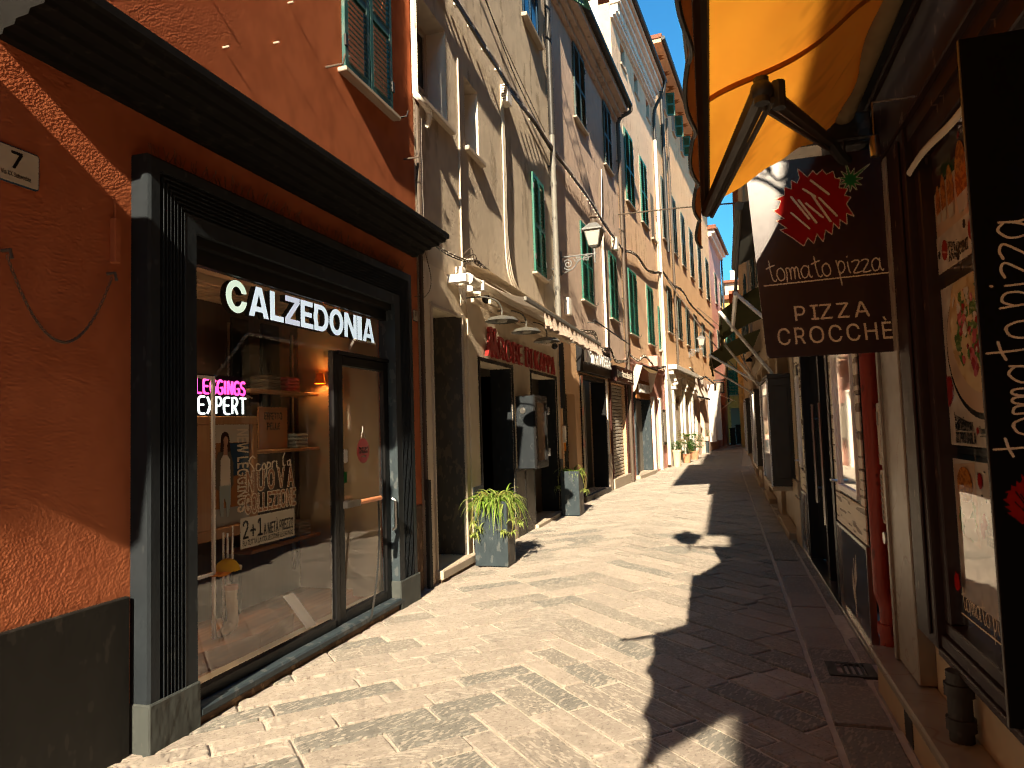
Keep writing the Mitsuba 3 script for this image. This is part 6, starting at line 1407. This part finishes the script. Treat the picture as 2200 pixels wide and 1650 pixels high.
for a, b in ((5.32, 6.20), (8.92, 9.22)):
    w = part(r2_, 'mirror_pane', R0, box(a + 0.02, b - 0.02, -0.005, -0.002, 1.08 if a < 6 else 1.02, 2.10), 'mirror')
    part(w, 'frame', R0, [box(a, a + 0.03, -0.01, 0.02, 1.06, 2.12), box(b - 0.03, b, -0.01, 0.02, 1.06, 2.12), box(a + 0.03, b - 0.03, -0.01, 0.02, 1.03, 1.075), box(a + 0.03, b - 0.03, -0.01, 0.02, 2.09, 2.12)], 'white_metal')
    part(w, 'latch', R0, [tube([(b - 0.02, 0.02, 1.1), (b - 0.02, 0.07, 1.1)], 0.012, 6), tube([(b - 0.05, 0.06, 1.1), (b + 0.05, 0.06, 1.1)], 0.010, 6)], 'steel')
for a, b in ((5.16, 6.44), (8.76, 9.33)):
    p = part(r2_, 'kick_panel', R0, box(a + 0.02, b - 0.02, -0.03, -0.006, 0.06, 0.72), 'dark_gloss')
    part(p, 'trim', R0, [box(a, a + 0.02, -0.03, 0.012, 0.03, 0.74), box(b - 0.02, b, -0.03, 0.012, 0.03, 0.74), box(a + 0.02, b - 0.02, -0.03, 0.012, 0.03, 0.06), box(a + 0.02, b - 0.02, -0.03, 0.012, 0.715, 0.74)], 'steel')
    m_ = (a + b) / 2; wq = 0.10 if b - a > 1 else 0.07
    feather = unary_union([Polygon([(m_ - wq, 0.60), (m_ - 0.01, 0.42), (m_ - 0.0, 0.30), (m_ - wq * .9, 0.42)]), Polygon([(m_ + wq * .9, 0.46), (m_ + 0.02, 0.32), (m_ + 0.01, 0.18), (m_ + wq, 0.30)]), sbox(m_ - 0.012, 0.12, m_ + 0.004, 0.55)])
    part(p, 'feather_print', R0, ext(feather, -0.0055, -0.004), 'white_print')
part(r2_, 'shop_door_back', R0, box(RW[0], RW[1], -0.85, -0.80, 0.0, 3.0), 'inside_wall')
part(r2_, 'shop_door_sides', R0, [box(RW[0] - 0.01, RW[0], -0.8, -0.1, 0, 3.0), box(RW[1], RW[1] + 0.01, -0.8, -0.1, 0, 3.0), box(RW[0], RW[1], -0.8, -0.1, 2.36, 2.4)], 'brown_metal')
dd = part(r2_, 'glass_door', R0, box(7.55, 8.65, -0.10, -0.095, 0.10, 2.30), 'dark_gloss', label='dark mirror-like glass shop door')
part(dd, 'frame', R0, [box(RW[1] - 0.1, RW[1], -0.12, 0.0, 0.03, 2.35), box(7.45, 7.55, -0.12, -0.04, 0.03, 2.35), box(RW[0], RW[0] + 0.12, -0.12, 0.015, 0.03, 2.35), box(RW[0] + 0.12, 7.45, -0.1, -0.02, 2.28, 2.35), box(7.55, 8.65, -0.12, -0.04, 2.301, 2.35)], 'black_frame')
part(dd, 'bar_handle', R0, [tube([(7.75, 0.0, 0.75), (7.75, 0.0, 1.75)], 0.016, 8), tube([(7.75, -0.09, 0.9), (7.75, 0.0, 0.9)], 0.012, 6), tube([(7.75, -0.09, 1.6), (7.75, 0.0, 1.6)], 0.012, 6)], 'steel')
part(dd, 'bar_handle', R0, [tube([(7.2, 0.0, 0.6), (7.2, 0.0, 1.75)], 0.016, 8)], 'steel')
part(dd, 'side_pane', R0, box(6.57, 7.45, -0.10, -0.095, 0.10, 2.28), 'dark_gloss')
part(r2_, 'threshold_strip', R0, cbox(5.16, 9.34, -0.12, 0.018, -0.01, 0.028, 0.003), 'steel')
part(r2_, 'header', R0, cbox(5.0, 9.35, -0.09, 0.03, 3.02, 3.12), 'brown_metal')
for y, z0, z1 in ((5.6, 4.0, 5.7), (7.6, 4.0, 5.7), (9.9, 4.0, 5.7), (12.2, 4.0, 5.7), (5.6, 7.2, 8.9), (7.6, 7.2, 8.9), (9.9, 7.2, 8.9), (12.2, 7.2, 8.9)):
    shutters(r2_, R0, y, y + 1.0, z0, z1, 'grey_green_paint', 0.02, True, 0.075)

# sandstone shop with three projecting cases
r3_ = thing('sandstone_shop', 'shaded tan house with sandstone plinths under three projecting show cases', 'building')
part(r3_, 'ground_wall', R0, box(9.35, 20.3, -0.5, -0.14, -0.05, 3.02), 'shade_plaster')
for k, (a, b) in enumerate(((9.36, 10.0), (12.4, 13.4), (15.8, 17.9), (18.6, 20.3))):
    p = part(r3_, 'plinth', R0, cbox(a, b, -0.13, 0.03, 0.0, 0.60, 0.008), 'sandstone')
    part(p, 'cap', R0, cbox(a, b, -0.13, 0.045, 0.64, 0.82, 0.008), 'sandstone')
    part(p, 'groove', R0, box(a + 0.003, b - 0.003, -0.13, 0.015, 0.601, 0.639), 'brown_metal')
for a, b in ((10.0, 12.4), (13.4, 14.3), (14.3, 15.8), (17.9, 18.6)):
    part(r3_, 'dado_slab', R0, cbox(a + 0.003, b - 0.003, -0.14, -0.04, 0.0, 0.80, 0.006), 'sandstone')
for a in (10.1, 14.4, 18.0): part(r3_, 'step', R0, cbox(a, a + 1.9, -0.03, 0.12, -0.02, 0.09, 0.008), 'sandstone')
for a in (9.4, 11.9, 13.9, 16.4, 18.7): part(r3_, 'pier', R0, cbox(a, a + 0.35, -0.139, 0.02, 0.83, 3.0), 'sandstone')
for k, y in enumerate((9.95, 14.3, 20.0)):
    q = thing('show_case', ['nearest projecting brown show case on the right, with a lit glass front', 'middle projecting brown show case on the right', 'farthest projecting brown show case on the right'][k], 'display case', 'projecting show cases on the right')
    part(q, 'side', R0, [cbox(y, y + 0.05, 0.0, 0.285, 0.72, 2.16, 0.006), cbox(y - 0.012, y, 0.05, 0.24, 0.82, 2.06, 0.004)], 'brown_metal')
    part(q, 'far_side', R0, cbox(y + 2.0, y + 2.05, 0.0, 0.285, 0.72, 2.16, 0.006), 'brown_metal')
    part(q, 'top', R0, cbox(y, y + 2.05, 0.0, 0.30, 2.161, 2.22, 0.006), 'brown_metal')
    part(q, 'bottom', R0, cbox(y, y + 2.05, 0.0, 0.30, 0.66, 0.719, 0.006), 'sandstone')
    part(q, 'pane', R0, box(y + 0.06, y + 1.99, 0.275, 0.281, 0.73, 2.15), 'mirror')
    part(q, 'post', R0, [box(y + 0.02, y + 0.05, 0.286, 0.305, 0.72, 2.16), box(y + 2.0, y + 2.03, 0.286, 0.305, 0.72, 2.16)], 'white_metal')
part(r3_, 'upper_wall', R0, box(14.2, 20.3, -0.35, -0.002, 3.02, 11.5), 'shade_plaster')
part(r3_, 'roof', R0, box(14.2, 20.3, -6, 0.1, 11.5, 11.7), 'roof_tile')
part(r3_, 'fascia', R0, cbox(9.36, 20.3, -0.13, 0.06, 2.75, 3.05), 'sandstone')
for y in (14.9, 17.4): shutters(r3_, R0, y, y + 1.0, 4.4, 6.2, 'grey_green_paint', 0.02, True, 0.08)
R4, L4r, S4r = lf((0.80, 20.3), (1.25, 45.0))
R4 = Fr(R4.o, R4.t, (-R4.n[0], -R4.n[1]))
r4_ = thing('far_right_building', 'tan house beyond the show cases on the shaded right side', 'building')
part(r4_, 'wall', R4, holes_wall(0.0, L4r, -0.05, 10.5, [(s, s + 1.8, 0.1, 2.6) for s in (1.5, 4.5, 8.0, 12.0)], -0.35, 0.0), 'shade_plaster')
part(r4_, 'inside', R4, [box(0.2, L4r - 0.2, -2.0, -1.95, 0, 3.0), box(0.2, L4r - 0.2, -1.95, -0.352, 2.9, 2.95)], 'inside_wall')
part(r4_, 'near_wall', R4, box(0.0, 0.05, -6, -0.352, 0, 10.5), 'shade_plaster')
part(r4_, 'roof', R4, box(-0.1, L4r, -6, 0.2, 10.5, 10.7), 'roof_tile')
for s in (1.5, 4.5, 8.0, 12.0):
    shutters(r4_, R4, s, s + 1.0, 4.2, 6.0, 'grey_green_paint', 0.02, True, 0.1)
r5_ = thing('last_right_building', 'shaded house at the end of the right side', 'building')
part(r5_, 'wall', R4, box(L4r, L4r + 12, -4, 0.3, -0.05, 9.5), 'yellow_plaster')
part(r5_, 'roof', R4, box(L4r, L4r + 12, -4.2, 0.6, 9.5, 9.7), 'roof_tile')
shutters(r5_, R4, L4r + 2, L4r + 3.2, 3.6, 5.4, 'green_paint', 0.32)
q = thing('shop_lamp', 'black shop spotlight under the green awnings on the right', 'lamp')
obj(q, W, [lathe([(0.0, 0.05), (0.05, 0.045), (0.08, -0.03), (0.0, -0.03)], 12, (0.62, 17.0, 3.0)), tube([(0.62, 17.0, 3.05), (0.87, 17.0, 3.2)], 0.012, 5)], 'black_frame', 40)

# houses behind the camera on the right: they shade the street
rb = thing('rear_right_building', 'low house on the right behind the viewpoint', 'building')
part(rb, 'wall', R0, box(-41.5, -3.5, -0.35, 0.0, -0.05, 6.6), 'shade_plaster')
part(rb, 'roof', R0, box(-41.5, -3.5, -6, 0.0, 6.6, 6.7), 'roof_tile')
rc = thing('rear_building', 'tall pale house closing the street behind the viewpoint', 'building')
part(rc, 'wall', W, box(-9, 8, -42.0, -41.6, -0.05, 19.0), 'tan_plaster')
rs_ = thing('set_back_building', 'tall house set back behind the low rear house on the right', 'building')
part(rs_, 'wall', W, [box(2.2, 2.5, -30.0, 4.9, 6.8, 14.5), box(2.5, 8.0, 4.6, 4.9, 6.8, 14.5)], 'shade_plaster')
part(rs_, 'roof', W, box(2.2, 8.0, -30.0, 4.9, 14.5, 14.7), 'roof_tile')
rl = thing('rear_left_building', 'house on the left behind the viewpoint', 'building')
part(rl, 'wall', L0, box(-41.5, -9.02, -0.35, 0.0, -0.05, 12.0), 'pink_plaster')
ta = thing('terrace_awning', 'wide terrace awning above the white timber shop, out of view overhead', 'awning')
part(ta, 'canvas', R0, grid(lambda u, v: (5.1 + 9.0 * u, 0.02 + 1.15 * v, 8.0 - 0.35 * v), 2, 2), 'green_canvas')
part(ta, 'bar', R0, tube([(5.1, 1.17, 7.65), (14.1, 1.17, 7.65)], 0.03, 6), 'pipe_grey')

# ------------------------------------------------------------------ awnings on the right
oa = thing('orange_awning', 'glowing orange canvas awning overhead on the right, seen from below', 'awning')
Y0_, Y1_ = 1.12, 3.18
def canopy(u, v):
    """u along the street, v from the roller (0) to the front bar (1)."""
    y = Y0_ + (Y1_ - Y0_) * u
    sag = 0.10 * math.sin(3.1416 * v) * (0.6 + 0.4 * math.sin(3.1416 * u)) + 0.016 * math.sin(9 * u + 6 * v) + 0.030 * math.sin(22 * u * (1.15 - v)) * (1 - v) ** 1.5 + 0.010 * math.sin(17 * u - 11 * v)
    xr = 0.70
    xf = 0.005 - 0.037 * u
    yy = y + (4.30 - Y1_) * (1 - v) ** 1.3 * u
    return (xr + (xf - xr) * v, yy, 3.27 + (2.56 - 3.27) * v - sag * 0.6)
part(oa, 'canvas', W, grid(canopy, 40, 24), 'orange_canvas', True)
part(oa, 'seam', W, tube([np.array(canopy(0.56 - 0.06 * v, v)) - [0, 0, 0.004] for v in np.linspace(0.02, 0.99, 24)], 0.011, 5), 'cap_orange', 40)
part(oa, 'roller', W, tube([(0.72, 0.9, 3.30), (0.72, 4.45, 3.30)], 0.062, 18), 'rolled_canvas', 40)
part(oa, 'roller_end', W, tube([(0.72, 4.45, 3.30), (0.72, 4.52, 3.30)], 0.075, 16), 'pipe_dark', 40)
part(oa, 'front_bar', W, tube([(0.003, Y0_, 2.56), (-0.034, Y1_ + 0.02, 2.56)], 0.020, 8), 'brown_metal', 40)
def valance(u, v):
    y = Y0_ + (Y1_ - Y0_ + 0.04) * u
    sc = 0.17 + 0.035 * abs(math.sin(u * 3.1416 * 5.0))
    return (-0.016 - 0.037 * u - 0.016 * v - 0.010 * v * math.sin(u * 31.0), y, 2.555 - sc * v)
part(oa, 'valance', W, grid(valance, 90, 6), 'orange_valance', True)
vt = [np.array(valance(u, 1.0)) for u in np.linspace(0, 1, 91)]
part(oa, 'valance_trim', W, tube(vt, 0.006, 5), 'pipe_dark')
E_, A_, B_ = np.array([0.15, 2.10, 2.555]), np.array([-0.028, 3.13, 2.52]), np.array([0.60, 3.94, 3.06])
part(oa, 'fore_arm', W, [tube([E_ + (0, 0, 0.0), A_], [0.030, 0.026], 8), tube([E_ + (0.03, 0.03, -0.02), A_ + (0.02, 0.01, -0.02)], 0.010, 6)], 'brown_metal', 40)
part(oa, 'upper_arm', W, [tube([E_, B_], [0.028, 0.030], 8), tube([E_ + (0.0, 0.03, -0.035), B_ + (0.0, 0.03, -0.035)], 0.010, 6)], 'brown_metal', 40)
part(oa, 'elbow', W, [trimesh.Trimesh(trimesh.creation.icosphere(1, 0.032).vertices + E_, trimesh.creation.icosphere(1, 0.032).faces, process=False), tube([E_ - [0, 0, 0.04], E_ + [0, 0, 0.035]], 0.022, 10), tube([E_ + [0.05, 0.05, -0.04], E_ + [0.05, 0.05, 0.04]], 0.02, 8)], 'pipe_dark', 40)
part(oa, 'bracket', W, [cbox(0.62, 0.86, 4.20, 4.36, 3.12, 3.30, 0.01), tube(spline([(0.60, 3.94, 3.06), (0.70, 4.1, 3.0), (0.80, 4.2, 3.05), (0.86, 4.25, 3.1)], 5), 0.03, 8)], 'pipe_dark')
part(oa, 'wall_rail', W, cbox(0.80, 0.868, 0.9, 4.5, 3.37, 3.45, 0.006), 'pipe_dark')
q = thing('pale_gutter', 'rusty pale metal tray behind the end of the orange awning', 'gutter')
obj(q, W, [cbox(0.42, 0.86, 5.35, 5.75, 3.62, 3.72, 0.01), cbox(0.36, 0.86, 5.30, 5.80, 3.735, 3.76, 0.004)], 'pipe_white')
oa2 = thing('rear_awning', 'second awning just behind the viewpoint with a scalloped valance', 'awning')
part(oa2, 'canvas', W, grid(lambda u, v: (0.72 - (0.78 + 0.16 * u) * v, -1.0 + 2.1 * u, 3.30 - 0.75 * v - 0.04 * math.sin(3.14 * v)), 8, 8), 'orange_canvas', True)
part(oa2, 'front_bar', W, tube([(-0.06, -1.0, 2.54), (-0.22, 1.1, 2.54)], 0.025, 8), 'brown_metal')
part(oa2, 'valance', W, grid(lambda u, v: (-0.07 - 0.16 * u - 0.03 * v - 0.03 * v * math.sin(u * 19), -1.0 + 2.1 * u, 2.54 - (0.13 + 0.09 * abs(math.sin(u * 9.4))) * v), 60, 4), 'orange_valance', True)
part(oa2, 'arm', W, tube([(-0.22, 1.08, 2.52), (-0.48, 1.04, 2.44)], 0.022, 6), 'brown_metal')

def drop_awning(label, y0, y1, xf, zf, xw, zw, zarm, can, end=0.22):
    q = thing('green_awning', label, 'awning')
    part(q, 'canvas', W, grid(lambda u, v: (xw + (xf - xw) * v, y0 + (y1 - y0) * u, zw + (zf - zw) * v + 0.05 * math.sin(3.14 * v) + 0.012 * math.cos(u * 44)), 44, 8), can, True)
    part(q, 'valance', W, grid(lambda u, v: (xf - 0.03 * v * math.sin(u * 25), y0 + (y1 - y0) * u, zf - end * v * (0.8 + 0.2 * abs(math.sin(u * 20)))), 40, 3), can, True)
    part(q, 'front_bar', W, tube([(xf, y0, zf), (xf, y1, zf)], 0.025, 8), 'pipe_white', 40)
    part(q, 'arm', W, tube([(xf, y0, zf), (0.86, y0, zarm)], 0.026, 8), 'white_metal', 40)
    part(q, 'arm', W, tube([(xf + 0.02, y1 - 0.1, zf), (0.86, y1 - 0.1, zarm)], 0.026, 8), 'white_metal', 40)
    return q
drop_awning('nearer dark green drop-arm awning over the show cases', 10.6, 14.6, 0.02, 3.20, 0.86, 3.62, 2.02, 'green_canvas')
drop_awning('farther dark green drop-arm awning beyond the first', 16.2, 21.0, -0.24, 3.10, 0.86, 3.60, 2.35, 'green_canvas')
ga = thing('grey_awning', 'grey ribbed awning hanging steeply above the white timber shop', 'awning')
part(ga, 'canvas', W, grid(lambda u, v: (0.29 - 0.10 * v + 0.014 * math.sin(u * 70), 8.0 + 3.2 * u, 3.95 - 0.95 * v), 160, 4), 'grey_canvas', True)
part(ga, 'roll', W, tube([(0.27, 7.98, 3.97), (0.27, 11.2, 3.97)], 0.05, 14), 'grey_canvas', 40)
part(ga, 'bar', W, tube([(0.19, 8.0, 3.0), (0.19, 11.2, 3.0)], 0.028, 8), 'white_metal', 40)
part(ga, 'arm', W, tube([(0.19, 8.0, 3.0), (0.86, 8.0, 2.3)], 0.022, 8), 'white_metal', 40)
part(ga, 'top', W, grid(lambda u, v: (0.29 + 0.57 * v, 8.0 + 3.2 * u, 3.98 + 0.25 * v), 4, 2), 'grey_canvas')

# overhead lamp of the right-hand side (its shadow lies on the paving) and wires across the street
lantern('iron wall lantern on the right-hand house above the orange awning', R0, 1.75, 0.78, 4.40)
cable('wire stretched across the street from the lantern to the pizza sign side', [(-2.55, 19.2, 7.45), (-0.8, 18.6, 7.25), (0.86, 17.9, 6.98)], 0.02, 'cable_brown', 'street_wire', None, W)
cable('thin wire slanting across the far street under the green awnings', [(-1.9, 27.3, 7.3), (-0.5, 27.0, 4.9), (0.85, 26.0, 3.0)], 0.02, 'cable_brown', 'street_wire', None, W)
cable('wire from the amber house to the green awning', [(-1.05, 37.5, 7.6), (0.2, 30.0, 5.3), (0.85, 22.0, 3.0)], 0.018, 'cable_brown', 'street_wire', None, W)
